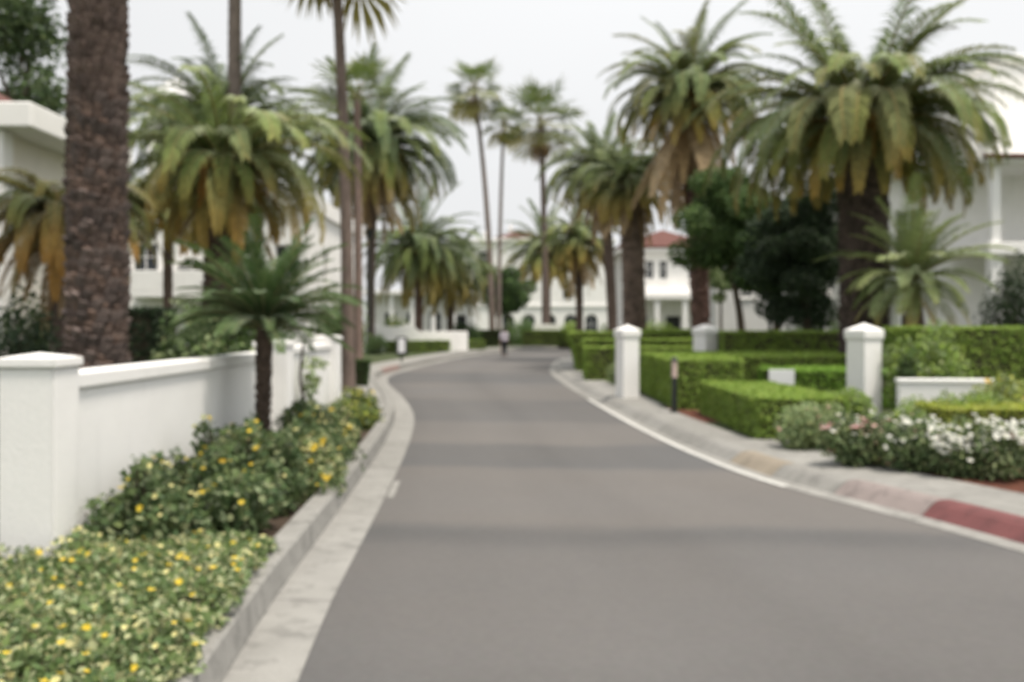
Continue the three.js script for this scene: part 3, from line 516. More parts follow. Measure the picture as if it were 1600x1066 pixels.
// clipped hedges of the garden across the road
{
  const gp = 'clipped box hedges of the garden across the road';
  hedge('clipped_hedge', 'low clipped hedge with a flat top in front of the white sign board', [4.1, 0.13, -16.6], [1.26, 0.60, 4.4], { den: 2200, leaf: 0.045, seed: 2, group: gp });
  hedge('clipped_hedge', 'tall clipped hedge at the kerb next to the tall white post', [3.8, 0.13, -22.6], [1.24, 0.96, 6.0], { den: 1700, leaf: 0.05, seed: 3, group: gp });
  hedge('clipped_hedge', 'long clipped hedge with a broad flat top below the capped post', [7.5, 0.13, -24.4], [6.1, 0.95, 3.8], { den: 1500, leaf: 0.05, seed: 4, group: gp });
  hedge('clipped_hedge', 'bright green hedge in the pocket behind the white sign board', [6.4, 0.13, -20.9], [2.2, 0.74, 2.2], { den: 1800, leaf: 0.055, pal: PAL.bright, seed: 5, group: gp, bump: 0.07 });
  hedge('clipped_hedge', 'short clipped hedge block just beyond the tall white post', [3.9, 0.13, -30.6], [3.4, 0.98, 1.3], { den: 1300, leaf: 0.055, seed: 6, group: gp });
  hedge('clipped_hedge', 'second clipped hedge block beyond the tall white post', [4.3, 0.13, -33.3], [3.9, 1.18, 1.3], { den: 1100, leaf: 0.06, seed: 7, group: gp });
  hedge('clipped_hedge', 'tallest clipped hedge block at the bend of the kerb', [4.4, 0.13, -37.2], [4.6, 1.38, 2.4], { den: 1000, leaf: 0.06, seed: 8, group: gp, taper: 0.12 });
  hedge('clipped_hedge', 'dark hedge with a bright top in front of the small palm', [10.3, 0.13, -20.4], [5.2, 1.58, 1.8], { den: 1300, leaf: 0.055, seed: 9, group: gp });
  hedge('clipped_hedge', 'dark green hedge row at the foot of the thickest palm', [8.6, 0.13, -27.8], [6.0, 1.45, 1.5], { den: 1000, leaf: 0.06, seed: 10, group: gp, bump: 0.06 });
  hedge('clipped_hedge', 'distant hedge row between the palms and the capped post', [6.2, 0.13, -41], [4.0, 1.45, 1.4], { den: 800, leaf: 0.07, seed: 11, group: gp });
  hedge('clipped_hedge', 'yellow green clipped hedge behind the white flowers', [6.9, 0.13, -12.9], [3.3, 0.62, 1.1], { den: 2000, leaf: 0.045, pal: PAL.lime, seed: 12, group: gp, bump: 0.06 });
  const gq = 'clipped hedges round the far bend of the road';
  hedge('clipped_hedge', 'long dark clipped hedge along the pavement before the boundary wall', [-4.7, 0.15, -64.2], [8.2, 0.66, 1.3], { den: 500, leaf: 0.085, seed: 13, pal: PAL.dark.concat(PAL.hedge), turn: 0.95, group: gq });
  hedge('clipped_hedge', 'dark clipped hedge behind the walking person', [-1.9, 0.13, -82], [2.6, 1.25, 1.6], { den: 450, leaf: 0.09, seed: 14, pal: PAL.dark, group: gq });
  hedge('clipped_hedge', 'clipped hedge with bright end in front of the white planter box', [2.7, 0.13, -78.1], [3.8, 1.25, 1.2], { den: 450, leaf: 0.09, seed: 15, pal: PAL.dark.concat(PAL.hedge), group: gq });
  hedge('clipped_shrub', 'small tapered shrub clipped flat by the end of the garden wall', [-3.95, 0.2, -26.6], [0.52, 0.66, 0.52], { den: 2600, leaf: 0.05, seed: 16, pal: PAL.dark, taper: 0.3 });
  hedge('clipped_hedge', 'very dark upright hedge beside the thick palm trunk', [-5.15, 0.12, -14.3], [0.62, 1.86, 0.9], { den: 1300, leaf: 0.06, seed: 17, pal: PAL.treeDark, bump: 0.06 });
}
{
  const r = rng(44), S = (name, label, x, z, rx, rz, h, n, o) => shrub(name, label, [x, 0.13, z], mound(r, o.k ?? 9, rx, rz, h, o.s ?? 0.3), n, o);
  S('sage_bush', 'loose pale green bush beside the low clipped hedge', 3.95, -13.5, 0.46, 0.42, 0.60, 4600, { pal: PAL.sage, leaf: 0.055, seed: 21, flowers: { pink: 8 }, s: 0.24 });
  S('sage_bush', 'loose sage green bush between the sign board and the wide white post', 5.35, -16.4, 0.42, 0.5, 0.62, 4000, { pal: PAL.sage.concat(PAL.hedge), leaf: 0.06, seed: 48, flowers: { pink: 6 }, s: 0.26 });
  const gp = 'flowering bushes along the mulch bed';
  S('flowering_bush', 'flowering bush with pink blooms below the capped white post', 3.98, -11.75, 0.40, 0.36, 0.60, 3800, { pal: PAL.sage.concat(PAL.shrub), leaf: 0.055, seed: 22, flowers: { pink: 40, white: 50 }, s: 0.24, group: gp });
  S('flowering_bush', 'green flowering bush between the pink and the whitest bushes', 4.48, -11.45, 0.44, 0.4, 0.60, 4000, { pal: PAL.shrub.concat(PAL.sage), leaf: 0.055, seed: 23, flowers: { pink: 16, white: 80 }, s: 0.26, group: gp });
  S('flowering_bush', 'whitest flowering bush over the mulch beside the pavement', 5.02, -10.85, 0.46, 0.40, 0.60, 4000, { pal: PAL.shrub.concat(PAL.sage), leaf: 0.05, seed: 24, flowers: { white: 230, pink: 6 }, s: 0.26, group: gp });
  S('flowering_bush', 'white flowering bush past the whitest one along the pavement', 5.72, -10.6, 0.48, 0.40, 0.6, 4000, { pal: PAL.shrub.concat(PAL.sage), leaf: 0.05, seed: 25, flowers: { white: 190 }, s: 0.26, group: gp });
  S('garden_bush', 'low green bush between the planter wall and white flowers', 5.5, -13.3, 0.95, 0.6, 0.74, 7000, { pal: PAL.sage.concat(PAL.hedge), leaf: 0.055, seed: 26, flowers: { pink: 10 } });
  S('garden_bush', 'loose low bush growing over the front of the planter wall', 7.0, -15.7, 0.5, 0.3, 0.62, 3000, { pal: PAL.sage.concat(PAL.hedge), leaf: 0.055, seed: 49, s: 0.24 });
  S('garden_bush', 'yellow green bush with orange blooms behind the planter wall', 7.55, -15.6, 0.7, 0.6, 0.85, 4200, { pal: PAL.lime.concat(PAL.sage), leaf: 0.07, seed: 27, flowers: { orange: 18 } });
  S('garden_bush', 'tall loose bush growing against the wide white post', 7.15, -17.6, 0.6, 0.45, 1.66, 6600, { pal: PAL.sage.concat(PAL.hedge), leaf: 0.07, seed: 28, s: 0.36, k: 12 });
  S('garden_bush', 'dark thin bush standing right behind the wide white post', 6.72, -17.4, 0.16, 0.16, 1.2, 1500, { pal: PAL.dark, leaf: 0.06, seed: 29, s: 0.16, k: 6 });
  S('garden_bush', 'tiny cream flowered bush by the tall white post', 2.92, -27.6, 0.25, 0.25, 0.7, 1200, { pal: PAL.sage, leaf: 0.05, seed: 30, flowers: { white: 24 }, s: 0.2 });
  S('garden_bush', 'round leafy bush below the shaggy palm pair', 6.4, -46, 0.8, 0.7, 1.75, 3000, { pal: PAL.hedge, leaf: 0.1, seed: 32, s: 0.6 });
  S('garden_bush', 'broad green bush by the white planter box', 5.0, -78, 1.6, 0.8, 1.9, 3000, { pal: PAL.hedge, leaf: 0.14, seed: 33, s: 0.8 });
  S('garden_bush', 'bright green bush below the yellowing palms', 7.6, -70, 1.6, 0.8, 1.9, 3000, { pal: PAL.hedge.concat(PAL.bright), leaf: 0.14, seed: 34, s: 0.8 });
  S('garden_bush', 'dark bush behind the person near the round tree', 0.7, -90, 1.2, 0.8, 2.3, 2400, { pal: PAL.tree, leaf: 0.15, seed: 35, s: 0.8 });
  S('garden_bush', 'dark bush between boundary wall and end of the long hedge', -3.4, -76, 1.3, 0.7, 2.0, 2600, { pal: PAL.treeDark.concat(PAL.tree), leaf: 0.14, seed: 36, s: 0.7 });
  S('garden_bush', 'dark bush at the villa end of the long hedge row', 15.0, -30.5, 0.8, 0.8, 3.6, 5000, { pal: PAL.treeDark, leaf: 0.11, seed: 37, s: 0.8, k: 12 });
  S('garden_bush', 'low dark bush beneath the dark leafy tree', 10.0, -33, 1.5, 0.7, 2.0, 3600, { pal: PAL.dark, leaf: 0.1, seed: 38, s: 0.7 });
  S('garden_bush', 'grey leaved bush under the cream villa eave', -7.2, -15.5, 0.5, 0.5, 2.3, 2600, { pal: PAL.sage.concat(PAL.dark), leaf: 0.1, seed: 39, s: 0.45 });
  S('garden_bush', 'dark round bush between the thick trunk and the villa', -6.6, -13.6, 0.5, 0.5, 1.85, 2600, { pal: PAL.treeDark, leaf: 0.08, seed: 40, s: 0.5 });
  S('garden_bush', 'leafy bush rising over the garden wall coping', -4.2, -14.0, 0.8, 0.5, 1.9, 4600, { pal: PAL.dark.concat(PAL.sage), leaf: 0.085, seed: 41, s: 0.45 });
  S('garden_bush', 'leafy bush behind the second wall panel', -4.4, -17.0, 0.9, 0.6, 2.3, 4600, { pal: PAL.tree.concat(PAL.sage), leaf: 0.09, seed: 42, s: 0.5 });
  S('garden_bush', 'green bush between the slender trunks past the wall', -5.7, -34, 0.9, 0.7, 3.0, 4000, { pal: PAL.tree.concat(PAL.sage), leaf: 0.11, seed: 43, s: 0.6, k: 11 });
  S('garden_bush', 'olive bush below the pale villa balcony', -8.6, -33, 1.2, 0.7, 2.7, 3600, { pal: PAL.sage.concat(PAL.tree), leaf: 0.11, seed: 45, s: 0.6 });
  S('garden_bush', 'small bush at the foot of the pole', -7.6, -57, 0.7, 0.5, 1.1, 1600, { pal: PAL.dark, leaf: 0.1, seed: 46, s: 0.45 });
  S('garden_bush', 'ferny bush on top of the boundary wall', -7.6, -65.6, 0.9, 0.5, 2.2, 2000, { pal: PAL.tree.concat(PAL.lime), leaf: 0.12, seed: 47, s: 0.5 });
}
function tree(name, label, base, top, crown, n, leaf, pal, seed, { k = 26, trunkR = 0.13, group } = {}) {   // crown: [rx, ry, rz] round top
  const t = thing(name, label, 'tree', [base[0], 0.1, base[1]], 0, group), r = rng(seed * 53 + 1), C = V(top[0] - base[0], top[1], top[2] - base[1]), list = [], bark = (q) => { const v = 0.8 + 0.4 * N2(q * 40, seed, 256); return [0.10 * v, 0.075 * v, 0.055 * v]; };
  for (let i = 0; i < k; i++) { const q = rvec(r), s = Math.cbrt(r()) * 0.85, a = Math.min(...crown) * (0.30 + 0.18 * r()); list.push([C.x + q.x * crown[0] * s, C.y + q.y * crown[1] * s, C.z + q.z * crown[2] * s, a, a * 0.75, a]); }
  const g = new G(); clumps(g, list, n, r, leaf, 0.42, pal, 0.3); part('crown', g.build(), M.leaf, t);
  const fork = V(C.x * 0.7, Math.max(0.6, C.y - crown[1] * 0.75), C.z * 0.7), tg = new G();
  tg.tube(new THREE.CatmullRomCurve3([V(0, -0.1, 0), V(C.x * 0.15, fork.y * 0.5, C.z * 0.15), fork]).getPoints(10), (q, a) => trunkR * (1.25 - 0.55 * q + 0.5 * Math.exp(-q * 14)) * (1 + 0.08 * Math.sin(a * 3 + seed)), 9, bark); part('trunk', tg.build(), M.solid, t);
  for (let i = 0; i < 8; i++) { const c = list[i], e = V(c[0], c[1], c[2]), lg = new G(); lg.tube(new THREE.CatmullRomCurve3([fork.clone().add(V(0, -0.12, 0)), V((fork.x + e.x) / 2 + 0.2 * (r() - 0.5), (fork.y + e.y) / 2 + 0.15, (fork.z + e.z) / 2), e]).getPoints(7), (q) => trunkR * (0.55 - 0.42 * q), 6, bark); part('limb', lg.build(), M.solid, t); }
  return t;
}
tree('leafy_tree', 'broadleaf tree rising behind the cream villa roof', [-13.2, -27.5], [-12.9, 8.6, -27.5], [2.3, 3.0, 2.2], 5200, 0.15, [[0.085, 0.13, 0.05], [0.11, 0.155, 0.06], [0.06, 0.095, 0.04]], 1, { k: 17 });
tree('leafy_tree', 'mid green leafy tree in front of the tall shaggy palm', [8.05, -35.6], [7.35, 5.1, -35.0], [2.0, 2.1, 1.7], 26000, 0.12, [[0.085, 0.145, 0.042], [0.11, 0.175, 0.05], [0.07, 0.12, 0.036]], 2, { k: 34 });
tree('leafy_tree', 'dark leafy tree close beside the thickest palm trunk', [8.75, -30], [8.55, 3.8, -30], [1.6, 2.3, 1.5], 30000, 0.11, PAL.treeDark, 3, { k: 44 });
tree('leafy_tree', 'dark leafy tree filling the gap between two leafy trees', [8.6, -33.4], [8.75, 4.2, -33.4], [1.5, 1.9, 1.3], 22000, 0.12, PAL.treeDark.concat(PAL.tree), 4);
tree('round_tree', 'round dark topiary tree before the pale building at the road end', [-0.1, -94], [-0.75, 5.0, -94], [3.0, 2.4, 2.4], 13000, 0.22, PAL.tree.concat(PAL.treeDark), 5, { trunkR: 0.2, k: 34 });
tree('leafy_tree', 'small olive tree before the grey cottage wall', [9.6, -47], [9.6, 3.6, -47], [0.9, 0.8, 0.8], 3000, 0.11, PAL.sage, 6, { trunkR: 0.07, k: 12 });

// ---------------------------------------------------------------- palms
const mix = (a, b, t) => [lerp(a[0], b[0], t), lerp(a[1], b[1], t), lerp(a[2], b[2], t)];
const C_GREEN = [0.155, 0.205, 0.072], C_BLUE = [0.145, 0.19, 0.09], C_YELLOW = [0.38, 0.28, 0.09], C_TAN = [0.43, 0.32, 0.19], C_BROWN = [0.22, 0.15, 0.10];
// feather frond of length 1 that leaves the crown along +x
function featherGeo(el, bend, seed, { n = 50, leaf = 0.17, lw = 0.011, vee = 0.35, droop = 0.35, col = C_GREEN, tip = C_YELLOW, tipAt = 1.2, stalk = [0.26, 0.24, 0.10], pw = 1.4 } = {}) {
  const g = new G(), r = rng(seed), S = 14, P = [], T = []; let p = V(0, 0, 0);
  for (let i = 0; i <= S; i++) { const th = el - bend * Math.pow(i / S, pw), t = V(Math.cos(th), Math.sin(th), 0); P.push(p.clone()); T.push(t); p = p.clone().addScaledVector(t, 1 / S); }
  g.tube(P, (q) => 0.012 * (1 - 0.85 * q), 4, stalk, false);
  const at = (s) => { const f = s * S, i = Math.min(S - 1, Math.floor(f)); return [V().lerpVectors(P[i], P[i + 1], f - i), V().lerpVectors(T[i], T[i + 1], f - i).normalize()]; };
  for (let k = 0; k < n; k++) for (const sg of [-1, 1]) {
    const s = lerp(0.10, 0.995, (k + 0.5 * r()) / n), [b, t] = at(s), u = V(-t.y, t.x, 0), z = V(0, 0, sg), fw = lerp(0.55, 1.5, Math.pow(s, 3)) + 0.15 * (r() - 0.5);
    const L = leaf * Math.min(1, 0.35 + s * 3) * (1 - 0.62 * Math.pow(s, 4)) * (0.88 + 0.24 * r());
    const d = V((r() - 0.5) * 0.3, (r() - 0.5) * 0.35, 0).addScaledVector(t, fw).addScaledVector(z, 1).addScaledVector(u, vee * (0.7 + 0.6 * r())).normalize();
    const m = b.clone().addScaledVector(d, L * 0.5), d2 = d.clone().add(V(0, -droop * (0.7 + 0.6 * r()), 0)).normalize(), e = m.clone().addScaledVector(d2, L * 0.5);
    const w = V().crossVectors(d, V().crossVectors(t, d)).normalize(), nn = V().crossVectors(d, w).normalize(); if (nn.dot(u) < 0) nn.negate();
    const v0 = 0.82 + 0.36 * r(), c0 = mix(col, tip, sstep(tipAt - 0.35, tipAt + 0.25, s + 0.12 * (r() - 0.5))).map((x) => x * v0), c1 = mix(c0, tip, tipAt < 1.1 ? 0.45 : 0.1 * r()), q = g.count;
    const hw = lw * (0.8 + 0.4 * r());
    g.v(b.x - w.x * hw * 0.6, b.y - w.y * hw * 0.6, b.z - w.z * hw * 0.6, nn.x, nn.y, nn.z, c0); g.v(b.x + w.x * hw * 0.6, b.y + w.y * hw * 0.6, b.z + w.z * hw * 0.6, nn.x, nn.y, nn.z, c0);
    g.v(m.x - w.x * hw, m.y - w.y * hw, m.z - w.z * hw, nn.x, nn.y, nn.z, c0); g.v(m.x + w.x * hw, m.y + w.y * hw, m.z + w.z * hw, nn.x, nn.y, nn.z, c0); g.v(e.x, e.y, e.z, nn.x, nn.y, nn.z, c1);
    const k0 = g.i.length; g.i.push(q, q + 1, q + 3, q, q + 3, q + 2, q + 2, q + 3, q + 4); g.agree(k0, nn.x, nn.y, nn.z);
  }
  return g.build();
}
// fan leaf: stalk and pleated blade, length 1 in all
function fanGeo(el, seed, { n = 22, col = C_GREEN, tip = C_YELLOW, droop = 0.5, dead = 0, stalkL = 0.45, spread = 2.1 } = {}) {
  const g = new G(), r = rng(seed), t = V(Math.cos(el), Math.sin(el), 0), b = V(Math.cos(el - 0.45), Math.sin(el - 0.45), 0), P = [V(0, 0, 0), t.clone().multiplyScalar(stalkL * 0.5), t.clone().multiplyScalar(stalkL * 0.5).addScaledVector(b, stalkL * 0.5)];
  g.tube(P, [0.016, 0.012, 0.009], 4, dead ? C_BROWN : [0.22, 0.20, 0.08], false);
  const H = P[2], up = V(-b.y, b.x, 0);
  for (let k = 0; k < n; k++) {
    const ph = ((k + 0.5) / n * 2 - 1) * spread * (1 + 0.05 * (r() - 0.5)), L = (1 - stalkL) * (1 - 0.28 * Math.pow(Math.abs(ph) / spread, 2)) * (0.9 + 0.2 * r());
    const d = V().addScaledVector(b, Math.cos(ph)).addScaledVector(V(0, 0, 1), Math.sin(ph)).addScaledVector(up, 0.18 + 0.12 * (k % 2)).normalize(), w = V().addScaledVector(b, -Math.sin(ph)).addScaledVector(V(0, 0, 1), Math.cos(ph));
    const m = H.clone().addScaledVector(d, L * 0.58), e = m.clone().addScaledVector(d.clone().add(V(0, -droop * (0.6 + 0.9 * r()), 0)).normalize(), L * 0.42), hw = L * 0.58 * spread / n * 0.8, nn = V().crossVectors(w, d).normalize(); if (nn.y < 0) nn.negate();
    const v0 = 0.82 + 0.36 * r(), c0 = col.map((x) => x * v0), c1 = mix(c0, tip, 0.35), q = g.count;
    g.v(H.x, H.y, H.z, nn.x, nn.y, nn.z, c0); g.v(m.x - w.x * hw, m.y - w.y * hw, m.z - w.z * hw, nn.x, nn.y, nn.z, c0); g.v(m.x + w.x * hw, m.y + w.y * hw, m.z + w.z * hw, nn.x, nn.y, nn.z, c0); g.v(e.x, e.y, e.z, nn.x, nn.y, nn.z, c1);
    const k0 = g.i.length; g.i.push(q, q + 1, q + 2, q + 1, q + 3, q + 2); g.agree(k0, nn.x, nn.y, nn.z);
  }
  return g.build();
}
const R = Math.PI / 180, cache = new Map(), memo = (k, f) => { if (!cache.has(k)) cache.set(k, f()); return cache.get(k); };
const KINDS = {
  // [elevation, bend, tip colour start, how many, y offset share]
  date: { cls: [[80, 0.8, 1.3, 5], [64, 1.4, 1.3, 15], [48, 1.8, 1.25, 24], [32, 2.0, 1.2, 28], [16, 1.95, 1.05, 26], [-2, 1.6, 0.85, 22], [-22, 1.2, 0.55, 15]], o: { n: 60, leaf: 0.14, lw: 0.0056, vee: 0.25, droop: 0.8 } },
  sick: { cls: [[78, 0.85, 1.25, 5], [60, 1.5, 1.25, 15], [44, 1.85, 1.15, 22], [27, 2.05, 1.0, 25], [9, 1.9, 0.8, 22], [-12, 1.45, 0.6, 17], [-34, 1.0, 0.4, 12]], o: { n: 60, leaf: 0.145, lw: 0.0060, vee: 0.2, droop: 0.9 } },
  small: { cls: [[78, 0.4, 1.3, 5], [58, 0.8, 1.3, 10], [40, 1.05, 1.25, 13], [20, 1.2, 1.2, 13], [0, 1.2, 1.15, 10], [-22, 0.9, 0.9, 6]], o: { n: 48, leaf: 0.20, lw: 0.0062, vee: 0.35, droop: 0.45, col: [0.23, 0.29, 0.13] } },
  cycad: { cls: [[72, 0.6, 1.4, 6], [54, 0.9, 1.4, 12], [38, 1.0, 1.4, 17], [22, 1.0, 1.35, 17], [6, 0.8, 1.3, 10]], o: { n: 52, leaf: 0.16, lw: 0.0066, vee: 0.4, droop: 0.25, col: [0.085, 0.14, 0.045], tip: [0.14, 0.18, 0.06] } },
  fan: { cls: [[76, 0, 1, 5], [50, 0, 1, 7], [24, 0, 1, 8], [-4, 0, 1, 8], [-34, 0, 0.5, 7]], o: {} },
};
const TINT = [[1, 1, 1], [1.15, 1.1, 0.95], [0.86, 0.93, 0.95], [1.0, 1.04, 0.86], [0.8, 0.84, 0.76], [1.28, 1.26, 1.1], [1.05, 0.78, 0.62], [1.25, 1.05, 0.85]].map((c) => { const m = M.leaf.clone(); m.color.setRGB(...c); return m; });
function boot(g, o, n, up, w, h, t, col, skew = 0) {   // stub of an old leaf stalk on a trunk: a wedge with a broken, paler end
  const s = V().crossVectors(up, n).normalize(), at = (x, y, z) => o.clone().addScaledVector(s, x * w).addScaledVector(up, y * h).addScaledVector(n, z * t);
  const a = at(0, -0.75, 0), b = at(0.5, 0, 0.05), c = at(0.30 + skew, 0.5, 1), d = at(-0.30 + skew, 0.62, 0.85), e = at(-0.5, 0, 0.05), m = at(skew * 0.5, 0.05, 0.75), f = at(0.34, 0.6, -0.1), k = at(-0.34, 0.7, -0.1), end = col.map((x) => x * 1.45);
  g.tri(a, b, m, col); g.tri(a, m, e, col); g.tri(b, c, m, col); g.tri(m, d, e, col); g.tri(m, c, d, col); g.quad(d, c, f, k, end); g.tri(b, f, c, col); g.tri(e, d, k, col);
}
function palm(name, label, base, top, kind, len, { r0 = 0.3, r1 = 0.24, seed = 1, tint = [0, 1, 2, 3], skirt = 0, skirtLen = 0.7, boots = 0, bulge = 0, group, bark = [0.12, 0.085, 0.068], density = 1, keep = null, fruit = 0, category = 'palm tree', near = false, yoff = 0.1, low = 0.76 } = {}) {
  const t = thing(name, label, category, [base[0], yoff, base[1]], 0, group), r = rng(seed * 97 + 13), H = top[1] - yoff, dx = top[0] - base[0], dz = (top[2] ?? base[1]) - base[1];
  const axis = new THREE.CatmullRomCurve3([V(0, -0.15, 0), V(dx * 0.15, H * 0.33, dz * 0.15), V(dx * 0.5, H * 0.68, dz * 0.5), V(dx, H, dz)]), rings = Math.max(24, Math.round(H * 9)), pts = axis.getPoints(rings);
  const rad = (q) => lerp(r0, r1, q) * (1 + 0.35 * Math.exp(-q * H * 2.2)) + bulge * Math.exp(-Math.pow((1 - q) * H / 0.9, 2));
  const tg = new G(), bk = (q, a = 0) => { const v = 0.7 + 0.45 * N2(q * H * 6, a * 3 + seed, 256) + 0.2 * (N1(q * H * 25, a * 9, 256) - 0.5); return bark.map((x) => x * v); };
  tg.tube(pts, (q, a) => rad(q) * (1 + 0.05 * (N2(q * H * 8, a * 2.5 + seed, 256) - 0.5) + (kind === 'fan' ? 0.03 : 0.05) * Math.sin(q * rings * 2.6)), kind === 'fan' ? 10 : 16, bk); part('trunk', tg.build(), M.solid, t);
  if (boots) {
    const bg = new G(), rows = Math.round(H / boots); let partsLeft = near ? 300 : 0;
    const variants = near ? [0, 1, 2].flatMap((k) => [0.75, 1.0, 1.3].map((v) => { const q = new G(); boot(q, V(0, 0, 0), V(0, 0, 1), V(0, 1, 0), boots * (1.3 + 0.2 * k), boots * (1.1 + 0.2 * k), boots * (0.4 + 0.22 * k), bark.map((x, i) => x * v * (1 + 0.06 * (k - 1) * (i - 1))), 0.2 * (k - 1)); return q.build(); })) : null;
    for (let j = 0; j < rows; j++) {
      const q = (j + 0.5) / rows, c = axis.getPoint(q), R0 = rad(q), m = Math.max(7, Math.round(6.28 * R0 / (boots * 1.3)));
      for (let i = 0; i < m; i++) {
        const a = (i + 0.5 * (j % 2) + 0.25 * (r() - 0.5)) / m * 6.2832 + j * 0.11, n = V(Math.cos(a), 0, Math.sin(a)), o = V(c.x + n.x * R0 * 0.985, c.y + boots * 0.7 * (r() - 0.5), c.z + n.z * R0 * 0.985);
        const v9 = 0.6 + 0.8 * r(), facing = n.z * 0.93 + n.x * 0.38 > -0.1, inFrame = o.y > 1.0 && o.y < 5.4;
        if (near && partsLeft > 0 && facing && inFrame) { partsLeft--; part('leaf_stub', variants[Math.floor(r() * variants.length)], M.solid, t, [o.x, o.y, o.z], [0.3 * (r() - 0.5), Math.PI / 2 - a + 0.3 * (r() - 0.5), 0.5 * (r() - 0.5)]); }
        else boot(bg, o, n, V(0.1 * (r() - 0.5), 1, 0.1 * (r() - 0.5)).normalize(), boots * (1.2 + 0.5 * r()), boots * (1 + 0.5 * r()), boots * (0.35 + 0.5 * r()), bark.map((x) => x * v9), 0.4 * (r() - 0.5));
      }
    }
    const b = part('leaf_stubs', bg.build(), M.solid, t); b.userData.kind = 'stuff';
  }
  const sag = 0.24 * (r() - 0.45), K = KINDS[kind], heart = V(dx, H, dz), hr = rad(1) * 0.55; let az = r() * 6.28, id = 0;
  K.cls.forEach(([el, bend, tipAt, m], ci) => {
    for (let k = Math.round(m * density); k > 0; k--) {
      az += 2.39996 + 0.25 * (r() - 0.5); const v = Math.floor(r() * 2); id++;
      if (keep && !keep(el, az, r)) continue;
      const old = clamp((20 - el) / 60), geo = memo(kind + ci + v, () => kind === 'fan' ? fanGeo(el * R, ci * 7 + v, { col: mix(C_GREEN, C_YELLOW, old * 0.5), droop: 0.35 + 0.5 * old }) : featherGeo(el * R, bend, ci * 11 + v * 5 + kind.length, { tipAt, ...K.o, col: K.o.col ?? mix(v ? C_GREEN : C_BLUE, C_YELLOW, old * 0.35) }));
      const f = part('frond', geo, TINT[tint[Math.floor(r() * tint.length)]], t, [heart.x + Math.cos(az) * hr, heart.y + 0.12 * len * (el / 90 - 0.2), heart.z - Math.sin(az) * hr]);
      f.rotation.set(0.3 * (r() - 0.5), az, 0.26 * (r() - 0.5) - sag, 'YXZ'); f.scale.setScalar(len * (0.78 + 0.4 * r()) * (kind === 'fan' ? 1 : el < 5 ? low : el < 30 ? 0.5 + 0.5 * low : 1));
    }
  });
  for (let k = 0; k < skirt; k++) {
    az += 2.39996 + 0.3 * (r() - 0.5); const ci = k % 4, el = [-48, -62, -74, -82][ci] * R;
    const geo = memo('dead' + kind + ci, () => kind === 'fan' ? fanGeo(el, 60 + ci, { col: mix(C_TAN, C_BROWN, 0.3 + 0.15 * ci), tip: C_BROWN, droop: 0.8, dead: 1, spread: 1.3 }) : featherGeo(el, 0.35, 60 + ci, { n: 34, leaf: 0.13, lw: 0.012, vee: 0.1, droop: 0.9, col: mix(C_TAN, C_BROWN, 0.28 * ci), tip: C_TAN, tipAt: 0.9, stalk: C_TAN }));
    const f = part('dead_frond', geo, TINT[k % 2], t, [heart.x + Math.cos(az) * hr * 1.2, heart.y - 0.05 * len - 0.18 * len * r(), heart.z - Math.sin(az) * hr * 1.2]);
    f.rotation.set(0.3 * (r() - 0.5), az, 0, 'YXZ'); f.scale.setScalar(len * skirtLen * (0.75 + 0.5 * r()));
  }
  for (let k = 0; k < fruit; k++) {   // hanging orange date stalks
    const a = -0.6 - k * 1.15 + 0.3 * r(), g = new G(), n = V(Math.cos(a), 0, -Math.sin(a)), o = n.clone().multiplyScalar(hr);
    for (let i = 0; i < 16; i++) { const q = V(n.x + 0.6 * (r() - 0.5), 0.55, n.z + 0.6 * (r() - 0.5)).multiplyScalar(0.24 * len); g.tube([o, o.clone().add(V(q.x * 0.6, q.y * 0.7, q.z * 0.6)), o.clone().add(V(q.x, q.y * 0.2, q.z)), o.clone().add(V(q.x * 1.15, -0.22 * len * (0.7 + 0.6 * r()), q.z * 1.15))], [0.012, 0.01, 0.008, 0.006].map((x) => x * len / 2), 4, [0.42 * (0.8 + 0.4 * r()), 0.22, 0.05]); }
    part('date_stalk', g.build(), M.solid, t, [heart.x, heart.y, heart.z]);
  }
  return t;
}
const warm = [1, 3, 1, 0], cool = [0, 2, 2, 3];
palm('date_palm', 'thick rough palm trunk rising behind the white garden wall', [-4.47, -11], [-4.42, 9.6], 'date', 3.2, { r0: 0.30, r1: 0.24, seed: 1, boots: 0.085, near: true, bark: [0.115, 0.082, 0.068], density: 0.3 });
palm('fan_palm', 'tall bare palm trunk rising out of the dark palm crown', [-6.8, -25], [-6.75, 13.6], 'fan', 1.6, { r0: 0.19, r1: 0.14, seed: 2, density: 0.7, bark: [0.17, 0.14, 0.12] });
palm('fan_palm', 'slender palm with hanging fan leaves past the end of the white wall', [-3.86, -24.2], [-4.22, 11.2, -24.2], 'fan', 2.5, { r0: 0.15, r1: 0.115, seed: 3, skirt: 10, skirtLen: 0.5, bark: [0.16, 0.12, 0.10], keep: (el) => el < 30 });
palm('fan_palm', 'thin pale trunked palm in front of the full date palm crown', [-4.95, -33], [-5.0, 9.0, -33], 'fan', 1.7, { r0: 0.15, r1: 0.11, seed: 4, bark: [0.21, 0.15, 0.125], density: 0.75, keep: (el) => el > 20 });
palm('date_palm', 'full date palm with a drooping round crown beside the two thin trunks', [-8.3, -60], [-8.2, 11.9, -60], 'date', 6.0, { r0: 0.24, r1: 0.3, seed: 5, tint: cool, skirt: 16, skirtLen: 0.62, fruit: 2, density: 1.15 });
palm('date_palm', 'yellowing date palm drooping over the garden wall behind the cycad', [-4.95, -17], [-4.78, 4.3, -17], 'sick', 2.5, { keep: (el) => el < 65 && el > -25, low: 0.66, r0: 0.2, r1: 0.2, seed: 6, tint: [1, 3, 5, 7], boots: 0.09, skirt: 5, skirtLen: 0.5, fruit: 3 });
